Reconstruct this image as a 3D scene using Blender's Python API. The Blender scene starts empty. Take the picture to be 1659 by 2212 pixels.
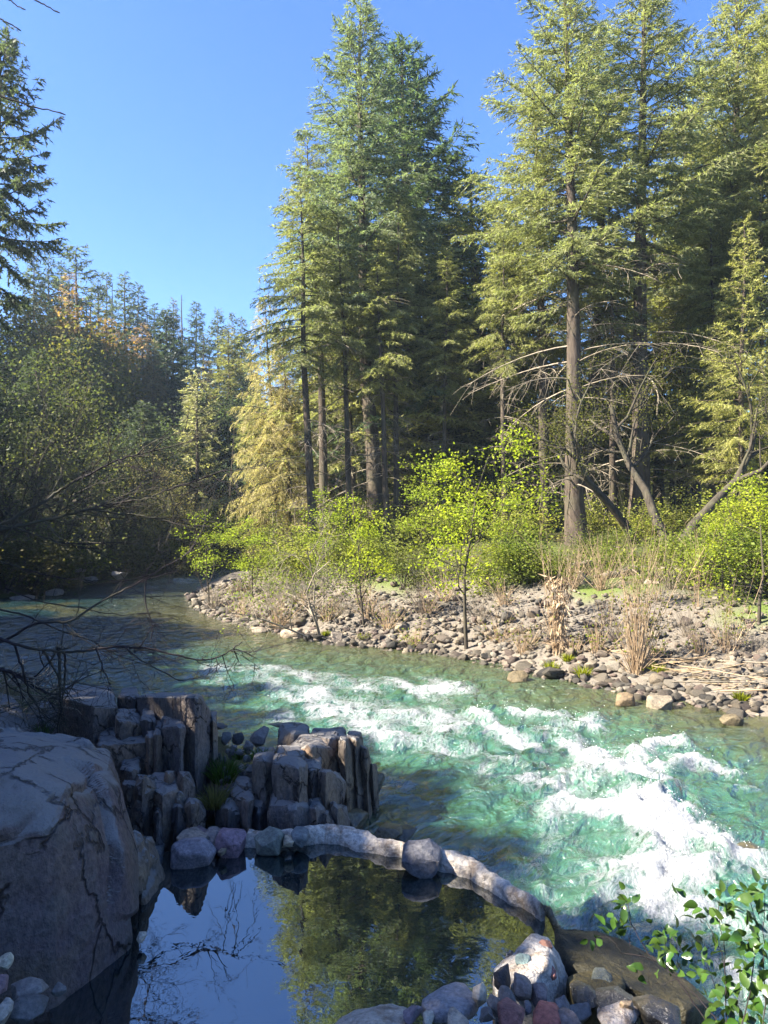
import bpy, bmesh, math, random
import numpy as np
from mathutils import Vector, Matrix

# ------------------------------------------------------------------ camera, sky, sun, exposure
SC = bpy.context.scene
COL = SC.collection
CAM_Z = 3.0
FPX, CX, CY = 1597.6, 829.5, 1106.0          # photograph measured on a 1659 x 2212 view of it

cam_d = bpy.data.cameras.new('camera')
cam = bpy.data.objects.new('camera', cam_d)
COL.objects.link(cam)
cam_d.sensor_fit = 'VERTICAL'
cam_d.sensor_height = 36.0
cam_d.lens = 26.0
cam_d.clip_start = 0.05
cam_d.clip_end = 1500
cam.location = (0, 0, CAM_Z)
cam.rotation_euler = (math.radians(90), 0, 0)
SC.camera = cam

SUN = Vector((-0.75, -0.20, 0.66)).normalized()   # towards the sun: from the left
SUN_EL = math.asin(SUN.z)
SUN_ROT = math.atan2(SUN.x, SUN.y)

world = bpy.data.worlds.new('World')
SC.world = world
world.use_nodes = True
wn = world.node_tree
wn.nodes.clear()
sky = wn.nodes.new('ShaderNodeTexSky')
sky.sky_type = 'NISHITA'
sky.sun_disc = False
sky.sun_elevation = SUN_EL
sky.sun_rotation = SUN_ROT
sky.altitude = 300
sky.air_density = 1.0
sky.dust_density = 0.6
sky.ozone_density = 6.0
bg = wn.nodes.new('ShaderNodeBackground')
bg.inputs['Strength'].default_value = 0.061
hsv = wn.nodes.new('ShaderNodeHueSaturation')
hsv.inputs['Saturation'].default_value = 1.16
hsv.inputs['Hue'].default_value = 0.51
wo = wn.nodes.new('ShaderNodeOutputWorld')
wn.links.new(sky.outputs[0], hsv.inputs['Color'])
wn.links.new(hsv.outputs[0], bg.inputs[0])
wn.links.new(bg.outputs[0], wo.inputs[0])

sun_d = bpy.data.lights.new('sun', 'SUN')
sun_d.energy = 5.0
sun_d.angle = math.radians(0.53)
sun_d.color = (1.0, 0.93, 0.80)
sun = bpy.data.objects.new('sun', sun_d)
COL.objects.link(sun)
sun.rotation_euler = SUN.to_track_quat('Z', 'Y').to_euler()
sun.location = SUN * 60

SC.view_settings.view_transform = 'Standard'
SC.view_settings.look = 'None'
SC.view_settings.exposure = 2.55
SC.view_settings.gamma = 1.0
SC.view_settings.use_curve_mapping = False
SC.render.engine = 'CYCLES'
SC.cycles.max_bounces = 6
SC.cycles.diffuse_bounces = 4
SC.cycles.glossy_bounces = 3
SC.cycles.transmission_bounces = 3
SC.cycles.transparent_max_bounces = 4
SC.cycles.caustics_reflective = False
SC.cycles.caustics_refractive = False
SC.cycles.sample_clamp_indirect = 6.0
try:
    SC.cycles.use_denoising = True
except Exception:
    pass

# ------------------------------------------------------------------ helpers
RNG = np.random.default_rng(11)
random.seed(11)


def W(px, py, d):
    return Vector(((px - CX) / FPX * d, d, CAM_Z - (py - CY) / FPX * d))


def G(px, py, z=0.0):
    d = (CAM_Z - z) * FPX / (py - CY)
    return Vector(((px - CX) / FPX * d, d, z))


def _hash(ix, iy, iz, seed):
    h = (ix.astype(np.int64) * 374761393 + iy.astype(np.int64) * 668265263 + iz.astype(np.int64) * 2147483647 + seed * 1274126177) & 0xFFFFFFFF
    h = ((h ^ (h >> 13)) * 1274126177) & 0xFFFFFFFF
    h = ((h ^ (h >> 16)) * 2246822519) & 0xFFFFFFFF
    return ((h ^ (h >> 15)) & 0xFFFFFF) / float(0xFFFFFF) * 2 - 1


def vnoise(P, seed=0):
    P = np.asarray(P, float)
    if P.shape[1] == 2:
        P = np.c_[P, np.zeros(len(P))]
    I = np.floor(P)
    f = P - I
    I = I.astype(np.int64)
    u = f * f * f * (f * (f * 6 - 15) + 10)
    r = 0
    for dx in (0, 1):
        wx = u[:, 0] if dx else 1 - u[:, 0]
        for dy in (0, 1):
            wy = u[:, 1] if dy else 1 - u[:, 1]
            for dz in (0, 1):
                wz = u[:, 2] if dz else 1 - u[:, 2]
                r = r + wx * wy * wz * _hash(I[:, 0] + dx, I[:, 1] + dy, I[:, 2] + dz, seed)
    return r


def fbm(P, seed=0, octaves=4, rough=0.5):
    P = np.asarray(P, float)
    a, s, t = 1.0, 0, 0
    for o in range(octaves):
        s = s + a * vnoise(P * (2.03 ** o) + 17.3 * o, seed + o)
        t += a
        a *= rough
    return s / t


def smooth(a, b, x):
    t = np.clip((x - a) / (b - a), 0, 1)
    return t * t * (3 - 2 * t)


def make_mesh(name, V, F, mat=None, smooth_sh=False, attrs=None):
    V = np.asarray(V, np.float32)
    F = np.asarray(F, np.int32)
    me = bpy.data.meshes.new(name)
    n, k = F.shape
    me.vertices.add(len(V))
    me.vertices.foreach_set('co', V.ravel())
    me.loops.add(n * k)
    me.loops.foreach_set('vertex_index', F.ravel())
    me.polygons.add(n)
    me.polygons.foreach_set('loop_start', np.arange(0, n * k, k, dtype=np.int32))
    me.polygons.foreach_set('loop_total', np.full(n, k, np.int32))
    if smooth_sh:
        me.polygons.foreach_set('use_smooth', np.ones(n, bool))
    me.update(calc_edges=True)
    if attrs:
        for an, av in attrs.items():
            a = me.attributes.new(an, 'FLOAT', 'POINT')
            a.data.foreach_set('value', np.asarray(av, np.float32))
    if mat:
        me.materials.append(mat)
    return me


def link(name, me, parent=None, loc=None, color=None):
    o = bpy.data.objects.new(name, me)
    COL.objects.link(o)
    if parent is not None:
        o.parent = parent
    if loc is not None:
        o.location = loc
    if color is not None:
        o.color = (color[0], color[1], color[2], 1)
    return o


def tag(o, label=None, cat=None, group=None, kind=None):
    if label:
        o['label'] = label
    if cat:
        o['category'] = cat
    if group:
        o['group'] = group
    if kind:
        o['kind'] = kind
    return o


def thing(name, label, cat, loc=(0, 0, 0), rot=(0, 0, 0), scale=1.0, group=None):
    o = bpy.data.objects.new(name, None)
    COL.objects.link(o)
    o.empty_display_size = 0.2
    o.location = loc
    o.rotation_euler = rot
    o.scale = (scale, scale, scale) if not hasattr(scale, '__len__') else scale
    return tag(o, label, cat, group)


def tubes(lines, nseg=4):
    """lines: list of (pts (n,3), radii (n,)) -> V, F of one mesh"""
    VV, FF, off = [], [], 0
    for pts, rad in lines:
        pts = np.asarray(pts, float)
        rad = np.asarray(rad, float)
        n = len(pts)
        if n < 2:
            continue
        t = np.gradient(pts, axis=0)
        t /= np.linalg.norm(t, axis=1)[:, None] + 1e-9
        ref = np.array([0.0, 0.0, 1.0])
        if abs(t[0] @ ref) > 0.9:
            ref = np.array([1.0, 0.0, 0.0])
        u = np.cross(t, ref)
        u /= np.linalg.norm(u, axis=1)[:, None] + 1e-9
        v = np.cross(t, u)
        a = np.arange(nseg) / nseg * 2 * np.pi
        ring = (pts[:, None, :] + rad[:, None, None] * (np.cos(a)[None, :, None] * u[:, None, :] + np.sin(a)[None, :, None] * v[:, None, :]))
        VV.append(ring.reshape(-1, 3))
        i = np.arange(n - 1)[:, None] * nseg
        j = np.arange(nseg)[None, :]
        k = (j + 1) % nseg
        f = np.stack([i + j, i + k, i + nseg + k, i + nseg + j], -1).reshape(-1, 4)
        FF.append(f + off)
        off += n * nseg
    return np.concatenate(VV), np.concatenate(FF)


def unit(a):
    return a / (np.linalg.norm(a, axis=-1, keepdims=True) + 1e-9)


def spikes(P, D, L, Wd, rng):
    """pointed needle sprays, one triangle each"""
    n = len(P)
    s = unit(np.cross(D, unit(rng.normal(size=(n, 3))))) * Wd[:, None]
    V = np.stack([P - s, P + s, P + D * L[:, None]], 1).reshape(-1, 3)
    return V, np.arange(3 * n).reshape(n, 3)


def sprays(P, D, L, Wd, rng, fold=0.25):
    """diamond shaped leaf / needle sprays: P base, D unit direction, L length, Wd half width"""
    n = len(P)
    r = unit(rng.normal(size=(n, 3)))
    s = unit(np.cross(D, r))
    nn = np.cross(s, D)
    mid = P + D * (L * 0.45)[:, None]
    a = mid + s * Wd[:, None] + nn * (Wd * fold)[:, None]
    b = mid - s * Wd[:, None] + nn * (Wd * fold)[:, None]
    V = np.stack([P, a, P + D * L[:, None], b], 1).reshape(-1, 3)
    F = np.arange(4 * n).reshape(n, 4)
    return V, F

# ------------------------------------------------------------------ materials


def new_mat(name):
    m = bpy.data.materials.new(name)
    m.use_nodes = True
    m.node_tree.nodes.clear()
    return m, m.node_tree.nodes, m.node_tree.links


def N(nodes, t, **kw):
    n = nodes.new(t)
    for k, v in kw.items():
        if k in n.inputs.keys():
            n.inputs[k].default_value = v
        else:
            setattr(n, k, v)
    return n


def mixrgb(nodes, links, a, b, fac, blend='MIX'):
    m = nodes.new('ShaderNodeMix')
    m.data_type = 'RGBA'
    m.blend_type = blend
    for idx, v in ((6, a), (7, b), (0, fac)):
        if hasattr(v, 'links') or hasattr(v, 'is_linked'):
            links.new(v, m.inputs[idx])
        else:
            m.inputs[idx].default_value = (*v, 1) if hasattr(v, '__len__') else v
    return m.outputs[2]


def math_(nodes, links, op, a, b=0.0, c=None, clamp=False):
    m = nodes.new('ShaderNodeMath')
    m.operation = op
    m.use_clamp = clamp
    for i, v in enumerate((a, b) if c is None else (a, b, c)):
        if hasattr(v, 'is_linked'):
            links.new(v, m.inputs[i])
        else:
            m.inputs[i].default_value = v
    return m.outputs[0]


def ramp(nodes, links, fac, stops):
    r = nodes.new('ShaderNodeValToRGB')
    el = r.color_ramp.elements
    while len(el) < len(stops):
        el.new(0.5)
    for e, (p, c) in zip(el, stops):
        e.position = p
        e.color = (*c, 1) if hasattr(c, '__len__') else (c, c, c, 1)
    links.new(fac, r.inputs[0])
    return r.outputs[0]


def leaf_mat(name, trans=0.35, spec=0.25, rough=0.5, tint2=(1.25, 1.15, 0.6), var=0.5, warm=0.5):
    """foliage: colour from the object, varied leaf by leaf, partly translucent"""
    m, n, l = new_mat(name)
    oi = n.new('ShaderNodeObjectInfo')
    ge = n.new('ShaderNodeNewGeometry')
    rnd = ge.outputs['Random Per Island']
    val = math_(n, l, 'MULTIPLY_ADD', rnd, 2 * var, 1 - var)
    c1 = mixrgb(n, l, oi.outputs['Color'], val, 1.0, 'MULTIPLY')
    tc = n.new('ShaderNodeTexCoord')
    no = N(n, 'ShaderNodeTexNoise', Scale=0.9, Detail=2.0)
    l.new(tc.outputs['Object'], no.inputs['Vector'])
    f = ramp(n, l, no.outputs[0], [(0.38, 0.0), (0.62, 1.0)])
    f2 = math_(n, l, 'MULTIPLY', f, warm)
    warmc = mixrgb(n, l, c1, tint2, 1.0, 'MULTIPLY')
    c2 = mixrgb(n, l, c1, warmc, f2)
    p = N(n, 'ShaderNodeBsdfPrincipled', Roughness=rough)
    p.inputs['Specular IOR Level'].default_value = spec
    l.new(c2, p.inputs['Base Color'])
    t = n.new('ShaderNodeBsdfTranslucent')
    tcol = mixrgb(n, l, c2, (1.15, 1.28, 0.68), 1.0, 'MULTIPLY')
    l.new(tcol, t.inputs['Color'])
    mx = n.new('ShaderNodeMixShader')
    mx.inputs[0].default_value = trans
    l.new(p.outputs[0], mx.inputs[1])
    l.new(t.outputs[0], mx.inputs[2])
    out = n.new('ShaderNodeOutputMaterial')
    l.new(mx.outputs[0], out.inputs[0])
    return m


def bark_mat(name, c1, c2, scale=6.0, bump=0.6):
    m, n, l = new_mat(name)
    tc = n.new('ShaderNodeTexCoord')
    mp = n.new('ShaderNodeMapping')
    mp.inputs['Scale'].default_value = (1, 1, 0.22)
    l.new(tc.outputs['Object'], mp.inputs[0])
    no = N(n, 'ShaderNodeTexNoise', Scale=scale, Detail=6.0, Roughness=0.7)
    l.new(mp.outputs[0], no.inputs['Vector'])
    no2 = N(n, 'ShaderNodeTexNoise', Scale=1.1, Detail=3.0)
    l.new(tc.outputs['Object'], no2.inputs['Vector'])
    f = ramp(n, l, no.outputs[0], [(0.35, 0.0), (0.68, 1.0)])
    c = mixrgb(n, l, c1, c2, f)
    f2 = ramp(n, l, no2.outputs[0], [(0.45, 0.0), (0.75, 0.5)])
    c = mixrgb(n, l, c, (0.10, 0.10, 0.055), f2)
    p = N(n, 'ShaderNodeBsdfPrincipled', Roughness=0.9)
    p.inputs['Specular IOR Level'].default_value = 0.15
    l.new(c, p.inputs['Base Color'])
    b = N(n, 'ShaderNodeBump', Strength=bump, Distance=0.05)
    l.new(no.outputs[0], b.inputs['Height'])
    l.new(b.outputs[0], p.inputs['Normal'])
    out = n.new('ShaderNodeOutputMaterial')
    l.new(p.outputs[0], out.inputs[0])
    return m


def rock_mat(name, cols, scale=2.0, bump=0.5, rough=0.8, spec=0.3, fine=28.0, streak=None, tint=True, crackw=0.006, sky_paint=None, joints=0.0):
    """stone: three mixed mineral colours times the object's own tint, grain, small fractures"""
    m, n, l = new_mat(name)
    tc = n.new('ShaderNodeTexCoord')
    oi = n.new('ShaderNodeObjectInfo')
    off = n.new('ShaderNodeVectorMath')
    off.operation = 'MULTIPLY_ADD'
    l.new(oi.outputs['Random'], off.inputs[0])
    off.inputs[1].default_value = (37, 21, 53)
    l.new(tc.outputs['Object'], off.inputs[2])
    vec = off.outputs[0]
    if streak:
        mp = n.new('ShaderNodeMapping')
        mp.inputs['Scale'].default_value = streak
        l.new(vec, mp.inputs[0])
        svec = mp.outputs[0]
    else:
        svec = vec
    n1 = N(n, 'ShaderNodeTexNoise', Scale=scale, Detail=5.0, Roughness=0.6, Distortion=0.6)
    n2 = N(n, 'ShaderNodeTexNoise', Scale=scale * 2.3, Detail=6.0, Roughness=0.65)
    n3 = N(n, 'ShaderNodeTexNoise', Scale=fine, Detail=5.0, Roughness=0.7)
    n4 = N(n, 'ShaderNodeTexNoise', Scale=scale * 1.3, Detail=3.0, Roughness=0.5, Distortion=0.8)
    l.new(vec, n1.inputs['Vector'])
    l.new(svec, n2.inputs['Vector'])
    l.new(svec, n3.inputs['Vector'])
    l.new(vec, n4.inputs['Vector'])
    f1 = ramp(n, l, n1.outputs[0], [(0.38, 0.0), (0.62, 1.0)])
    c = mixrgb(n, l, cols[0], cols[1], f1)
    f2 = ramp(n, l, n2.outputs[0], [(0.48, 0.0), (0.68, 1.0)])
    c = mixrgb(n, l, c, cols[2], f2)
    g = ramp(n, l, n3.outputs[0], [(0.3, 0.55), (0.7, 1.4)])
    c = mixrgb(n, l, c, g, 1.0, 'MULTIPLY')
    if tint:
        c = mixrgb(n, l, c, oi.outputs['Color'], 1.0, 'MULTIPLY')
    if sky_paint:
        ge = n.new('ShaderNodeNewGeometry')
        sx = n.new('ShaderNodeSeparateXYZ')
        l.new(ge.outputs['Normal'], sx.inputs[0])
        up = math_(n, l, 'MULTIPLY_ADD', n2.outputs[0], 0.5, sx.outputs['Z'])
        c = mixrgb(n, l, c, sky_paint, ramp(n, l, up, [(0.75, 0.0), (1.0, 0.8)]))  # upward faces painted paler, as if lit by the sky
    jt = None
    if joints:
        wv = n.new('ShaderNodeVectorMath')
        wv.operation = 'MULTIPLY_ADD'
        l.new(n1.outputs['Color'], wv.inputs[0])
        wv.inputs[1].default_value = (0.5, 0.5, 0.35)
        l.new(svec, wv.inputs[2])
        vo = n.new('ShaderNodeTexVoronoi')
        vo.feature = 'DISTANCE_TO_EDGE'
        vo.inputs['Scale'].default_value = joints
        l.new(wv.outputs[0], vo.inputs['Vector'])
        jt = ramp(n, l, vo.outputs['Distance'], [(0.0, 0.0), (0.028, 1.0)])
        brk = ramp(n, l, n4.outputs[0], [(0.38, 1.0), (0.47, 0.0)])
        jt = math_(n, l, 'MAXIMUM', jt, brk)
        c = mixrgb(n, l, c, mixrgb(n, l, (0.35, 0.33, 0.33), (1.0, 1.0, 1.0), jt), 1.0, 'MULTIPLY')
    p = N(n, 'ShaderNodeBsdfPrincipled', Roughness=rough)
    p.inputs['Specular IOR Level'].default_value = spec
    l.new(c, p.inputs['Base Color'])
    # thin fractures: where a smooth noise crosses its middle
    if not crackw:
        h = math_(n, l, 'MULTIPLY_ADD', n3.outputs[0], 0.35, n2.outputs[0])
        if jt is not None:
            h = math_(n, l, 'MULTIPLY_ADD', jt, 0.5, h)
        b = N(n, 'ShaderNodeBump', Strength=bump, Distance=0.08)
        l.new(h, b.inputs['Height'])
        l.new(b.outputs[0], p.inputs['Normal'])
        out = n.new('ShaderNodeOutputMaterial')
        l.new(p.outputs[0], out.inputs[0])
        return m
    cr = math_(n, l, 'ABSOLUTE', math_(n, l, 'SUBTRACT', n4.outputs[0], 0.5))
    crk = ramp(n, l, cr, [(0.0, 0.0), (max(crackw, 1e-4), 1.0)])
    h = math_(n, l, 'MULTIPLY_ADD', n3.outputs[0], 0.25, n2.outputs[0])
    h = math_(n, l, 'MULTIPLY_ADD', crk, 0.45, h)
    b = N(n, 'ShaderNodeBump', Strength=bump, Distance=0.04)
    l.new(h, b.inputs['Height'])
    l.new(b.outputs[0], p.inputs['Normal'])
    out = n.new('ShaderNodeOutputMaterial')
    l.new(p.outputs[0], out.inputs[0])
    return m


M = {}
M['needle'] = leaf_mat('needle_foliage', trans=0.52, spec=0.22, rough=0.5, tint2=(1.2, 1.1, 0.75), var=0.5, warm=0.5)
M['leaf'] = leaf_mat('broad_leaf', trans=0.55, spec=0.12, rough=0.6, tint2=(1.3, 1.1, 0.5), var=0.4, warm=0.5)
M['fore_leaf'] = leaf_mat('glossy_leaf', trans=0.3, spec=0.5, rough=0.32, tint2=(1.2, 1.1, 0.7), var=0.3, warm=0.3)
M['bark'] = bark_mat('conifer_bark', (0.035, 0.027, 0.022), (0.105, 0.08, 0.06))
M['bark_oak'] = bark_mat('dark_mossy_bark', (0.03, 0.025, 0.02), (0.075, 0.062, 0.045))
M['dead'] = bark_mat('dead_wood', (0.14, 0.115, 0.085), (0.30, 0.25, 0.19), bump=0.3)
M['twig'] = bark_mat('twig_bark', (0.014, 0.011, 0.013), (0.034, 0.027, 0.029), bump=0.2)
M['straw'] = bark_mat('dry_stem', (0.24, 0.165, 0.10), (0.42, 0.31, 0.20), bump=0.1)
M['basalt'] = rock_mat('basalt', [(0.145, 0.122, 0.108), (0.200, 0.155, 0.112), (0.085, 0.078, 0.076)], scale=2.4, bump=0.9, streak=(1, 1, 0.6), crackw=0.0, fine=36, sky_paint=(0.21, 0.20, 0.19), joints=2.6)
M['boulder'] = rock_mat('purple_grey_boulder', [(0.125, 0.090, 0.088), (0.150, 0.112, 0.078), (0.120, 0.104, 0.092)], scale=1.7, bump=1.0, fine=34, crackw=0.0, streak=(1, 1, 0.7), sky_paint=(0.23, 0.215, 0.20), joints=2.0)
M['stone'] = rock_mat('river_stone', [(0.72, 0.72, 0.72), (1.0, 0.97, 0.93), (0.55, 0.54, 0.55)], scale=6.0, bump=0.45, fine=40, rough=0.7, crackw=0.0)
M['wet'] = rock_mat('wet_rock', [(0.030, 0.028, 0.024), (0.055, 0.046, 0.028), (0.018, 0.018, 0.020)], scale=3.0, bump=0.6, rough=0.22, spec=0.6, crackw=0.0)
M['dark_wet'] = rock_mat('dark_wet_ledge', [(0.022, 0.021, 0.016), (0.040, 0.034, 0.020), (0.014, 0.014, 0.014)], scale=3.0, bump=0.7, rough=0.5, spec=0.25, crackw=0.0)
M['crust'] = rock_mat('mineral_crust', [(0.44, 0.385, 0.33), (0.54, 0.50, 0.45), (0.24, 0.18, 0.13)], scale=4.5, bump=1.0, fine=30, rough=0.85, crackw=0.0)

# ------------------------------------------------------------------ land, river, pool
RIGHT = np.array([(60, -40), (24, -4), (14, 4.4), (9, 8.2), (5.66, 10.9), (4.36, 12.2), (3.1, 13.5), (1.75, 15.4), (0.3, 16.3), (-1.4, 17.2),
                  (-4.0, 20.3), (-5.5, 22.6), (-6.9, 27), (-7.6, 31), (-5.5, 36.5), (2, 44), (14, 50), (40, 56), (140, 60), (140, -40)], float)
LEFT = np.array([(9, -12), (5.0, -1), (2.9, 2.4), (1.55, 3.6), (-0.6, 3.4), (-2.9, 3.4), (-3.0, 5.9), (-1.2, 6.3), (-0.7, 7.5), (-2.6, 10.3), (-6.6, 13.0),
                 (-11, 18), (-13.6, 25), (-12.2, 30.5), (-10.9, 33.7), (-9.6, 38), (-4, 46), (8, 54), (30, 62), (140, 72), (140, 400), (-300, 400), (-300, -60), (9, -60)], float)


def signed(poly, P):
    """distance to the outline, positive inside"""
    A, B = poly, np.roll(poly, -1, 0)
    d2 = np.full(len(P), 1e18)
    ins = np.zeros(len(P), bool)
    for a, b in zip(A, B):
        ab = b - a
        t = np.clip(((P - a) @ ab) / (ab @ ab), 0, 1)
        q = P - (a + t[:, None] * ab)
        d2 = np.minimum(d2, (q * q).sum(1))
        c = ((a[1] > P[:, 1]) != (b[1] > P[:, 1])) & (P[:, 0] < (b[0] - a[0]) * (P[:, 1] - a[1]) / (b[1] - a[1] + 1e-12) + a[0])
        ins ^= c
    d = np.sqrt(d2)
    return np.where(ins, d, -d)


def land(P):
    """ground height at points (n,2)"""
    P = np.asarray(P, float)
    sr = signed(RIGHT, P)
    sl = signed(LEFT, P)
    n1 = fbm(P * 0.35, 3, 4)
    n2 = fbm(P * 1.7, 8, 3)
    zr = 0.45 * smooth(-0.1, 1.3, sr) + 0.5 * smooth(1.0, 4.5, sr) + 0.13 * np.clip(sr - 3.2, 0, 9) + 0.04 * np.clip(sr - 12, 0, 200)
    zr = zr + 0.12 * n2 * smooth(0, 2, sr) + 0.35 * n1 * smooth(4, 10, sr)
    zmax = np.interp(P[:, 0], [-80, -46, -25, -12, 10, 30, 60], [28, 17.5, 13.5, 10.5, 8.5, 9, 10])
    zmax = zmax - 8 * np.exp(-((P[:, 0] + 29) / 9) ** 2 - ((P[:, 1] - 33) / 7) ** 2)  # unseen dip cut in so sunlight reaches the pine and sandy oak
    s2 = np.clip(sl - 1.2, 0, 400)
    zl = 0.4 * smooth(-0.1, 1.2, sl) + zmax * (1 - np.exp(-s2 * 0.62 / zmax))
    zl = zl + 0.15 * n2 * smooth(0, 2, sl) + 1.0 * n1 * smooth(3, 12, sl)
    zl = zl + 38 * np.exp(-((P[:, 0] + 64) / 17) ** 2 - ((P[:, 1] - 42) / 16) ** 2)  # unseen hump added left of the view to shade the hill
    near = np.exp(-((P[:, 0] / 7.5) ** 2) - ((np.clip(P[:, 1] - 1, -100, 100)) / 8.0) ** 2 * (P[:, 1] > -2))
    zl = zl * (1 - 0.9 * near) + 0.25 * near * smooth(0, 1, sl)
    zl = np.where((np.abs(P[:, 0]) < 4) & (P[:, 1] < 2.8), np.maximum(np.minimum(zl, 1.35), 1.35 * smooth(2.8, 0.6, P[:, 1])), zl)
    bed = -0.55 - 0.5 * smooth(0.0, 3.0, np.minimum(-sr, -sl)) + 0.15 * n2
    z = np.where(sr > -0.1, zr, np.where(sl > -0.1, zl, bed))
    sh = np.maximum(sr, sl)
    z = np.where((sh <= -0.1), np.maximum(bed, -0.55 * smooth(-0.1, -1.2, sh)), z)
    return z


def ground_z(x, y):
    return float(land(np.array([[x, y]]))[0])


def build_ground():
    v = np.linspace(0, 1, 240)
    ys = -14 + 30 * v + 190 * v ** 3
    u = np.linspace(-1, 1, 240)
    xs = 26 * u + 104 * u ** 3 - 6
    X, Y = np.meshgrid(xs, ys)
    P = np.c_[X.ravel(), Y.ravel()]
    Z = land(P)
    nx, ny = len(xs), len(ys)
    i, j = np.meshgrid(np.arange(nx - 1), np.arange(ny - 1))
    a = (j * nx + i).ravel()
    F = np.stack([a, a + 1, a + nx + 1, a + nx], 1)
    sr = signed(RIGHT, P)
    cob = smooth(6.0, 3.2, sr + 0.8 * fbm(P * 0.8, 4, 2)) * (sr > -3)
    green = smooth(-0.05, 0.3, fbm(P * 0.55, 21, 3)) * smooth(2.6, 4.2, sr) * smooth(12, 7, sr)
    m, n, l = new_mat('forest_floor')
    tc = n.new('ShaderNodeTexCoord')
    n1 = N(n, 'ShaderNodeTexNoise', Scale=1.3, Detail=6.0, Roughness=0.7)
    n2 = N(n, 'ShaderNodeTexNoise', Scale=9.0, Detail=6.0, Roughness=0.75)
    l.new(tc.outputs['Object'], n1.inputs['Vector'])
    l.new(tc.outputs['Object'], n2.inputs['Vector'])
    c = mixrgb(n, l, (0.055, 0.045, 0.022), (0.05, 0.062, 0.02), ramp(n, l, n1.outputs[0], [(0.4, 0), (0.6, 1)]))
    c = mixrgb(n, l, c, (0.11, 0.09, 0.05), ramp(n, l, n2.outputs[0], [(0.5, 0), (0.75, 1)]))
    at = n.new('ShaderNodeAttribute')
    at.attribute_name = 'cobble'
    c = mixrgb(n, l, c, mixrgb(n, l, (0.10, 0.085, 0.07), (0.22, 0.19, 0.155), n2.outputs[0]), at.outputs['Fac'])
    at2 = n.new('ShaderNodeAttribute')
    at2.attribute_name = 'green'
    c = mixrgb(n, l, c, (0.10, 0.135, 0.03), at2.outputs['Fac'])
    p = N(n, 'ShaderNodeBsdfPrincipled', Roughness=0.95)
    p.inputs['Specular IOR Level'].default_value = 0.1
    l.new(c, p.inputs['Base Color'])
    b = N(n, 'ShaderNodeBump', Strength=0.8, Distance=0.08)
    l.new(n2.outputs[0], b.inputs['Height'])
    l.new(b.outputs[0], p.inputs['Normal'])
    out = n.new('ShaderNodeOutputMaterial')
    l.new(p.outputs[0], out.inputs[0])
    o = link('ground', make_mesh('ground', np.c_[P, Z], F, m, True, {'cobble': cob, 'green': green}))
    tag(o, kind='structure')


build_ground()

# foam strokes: points measured in the photograph, turned into places on the river; width in metres, strength, crest height
FOAM = [
    ([(470, 1440), (560, 1448), (700, 1468), (850, 1478), (1000, 1490)], 0.8, 0.6, 0.05),
    ([(520, 1478), (640, 1500), (760, 1520), (880, 1545)], 0.95, 0.8, 0.06),
    ([(700, 1530), (820, 1545), (930, 1548)], 0.7, 0.9, 0.07),
    ([(900, 1490), (960, 1482), (1010, 1500)], 0.45, 0.85, 0.12),
    ([(640, 1545), (760, 1570), (880, 1598), (980, 1612), (1080, 1600)], 0.7, 0.9, 0.08),
    ([(860, 1602), (960, 1585), (1060, 1590), (1130, 1612)], 0.45, 1.05, 0.13),
    ([(1040, 1552), (1080, 1535), (1150, 1548), (1230, 1570), (1290, 1562)], 0.32, 1.0, 0.20),
    ([(1130, 1585), (1190, 1580), (1260, 1618), (1300, 1645)], 0.4, 1.1, 0.20),
    ([(1080, 1655), (1130, 1668), (1190, 1700), (1240, 1705)], 0.36, 1.1, 0.14),
    ([(1200, 1690), (1300, 1670), (1380, 1668)], 0.45, 1.2, 0.22),
    ([(1290, 1660), (1360, 1690), (1420, 1740), (1470, 1790)], 0.5, 1.35, 0.26),
    ([(1200, 1760), (1300, 1760), (1400, 1770)], 0.36, 1.15, 0.18),
    ([(1370, 1632), (1440, 1618), (1490, 1622)], 0.28, 0.9, 0.20),
    ([(1430, 1668), (1500, 1655), (1560, 1672)], 0.28, 1.15, 0.17),
    ([(1420, 1850), (1480, 1815), (1560, 1838), (1659, 1880)], 0.36, 1.1, 0.18),
    ([(1380, 1900), (1480, 1900), (1580, 1915), (1700, 1940)], 0.42, 1.15, 0.16),
    ([(1260, 1945), (1340, 1930), (1440, 1950), (1560, 1960), (1700, 1985)], 0.36, 0.85, 0.08),
    ([(1180, 1990), (1260, 2000), (1360, 2010), (1460, 2060)], 0.28, 0.85, 0.05),
    ([(1380, 2060), (1480, 2120), (1580, 2180)], 0.35, 0.9, 0.05),
    ([(1480, 2010), (1560, 2080), (1659, 2120)], 0.35, 0.8, 0.05),
    ([(1140, 1900), (1160, 1930), (1165, 1960)], 0.13, 1.0, 0.08),
    ([(820, 1680), (835, 1720), (828, 1760)], 0.16, 0.55, 0.04),
    ([(960, 1680), (1060, 1710), (1180, 1760), (1240, 1800)], 0.4, 0.42, 0.03),
    ([(1000, 1850), (1090, 1860), (1180, 1820), (1260, 1800)], 0.28, 0.42, 0.03),
    ([(1090, 1800), (1120, 1870), (1160, 1900)], 0.2, 0.4, 0.03),
    ([(1500, 1600), (1570, 1625), (1640, 1640)], 0.12, 0.42, 0.04),
    ([(1390, 1490), (1470, 1502), (1540, 1500)], 0.10, 0.6, 0.05),
    ([(1560, 1705), (1610, 1720), (1659, 1725)], 0.12, 0.6, 0.05),
    ([(1040, 1430), (1100, 1440), (1160, 1450)], 0.14, 0.35, 0.03),
    ([(540, 1385), (680, 1400), (800, 1425)], 0.28, 0.25, 0.03),
    ([(350, 1252), (395, 1254), (420, 1260)], 0.6, 0.8, 0.06),
]


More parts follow.
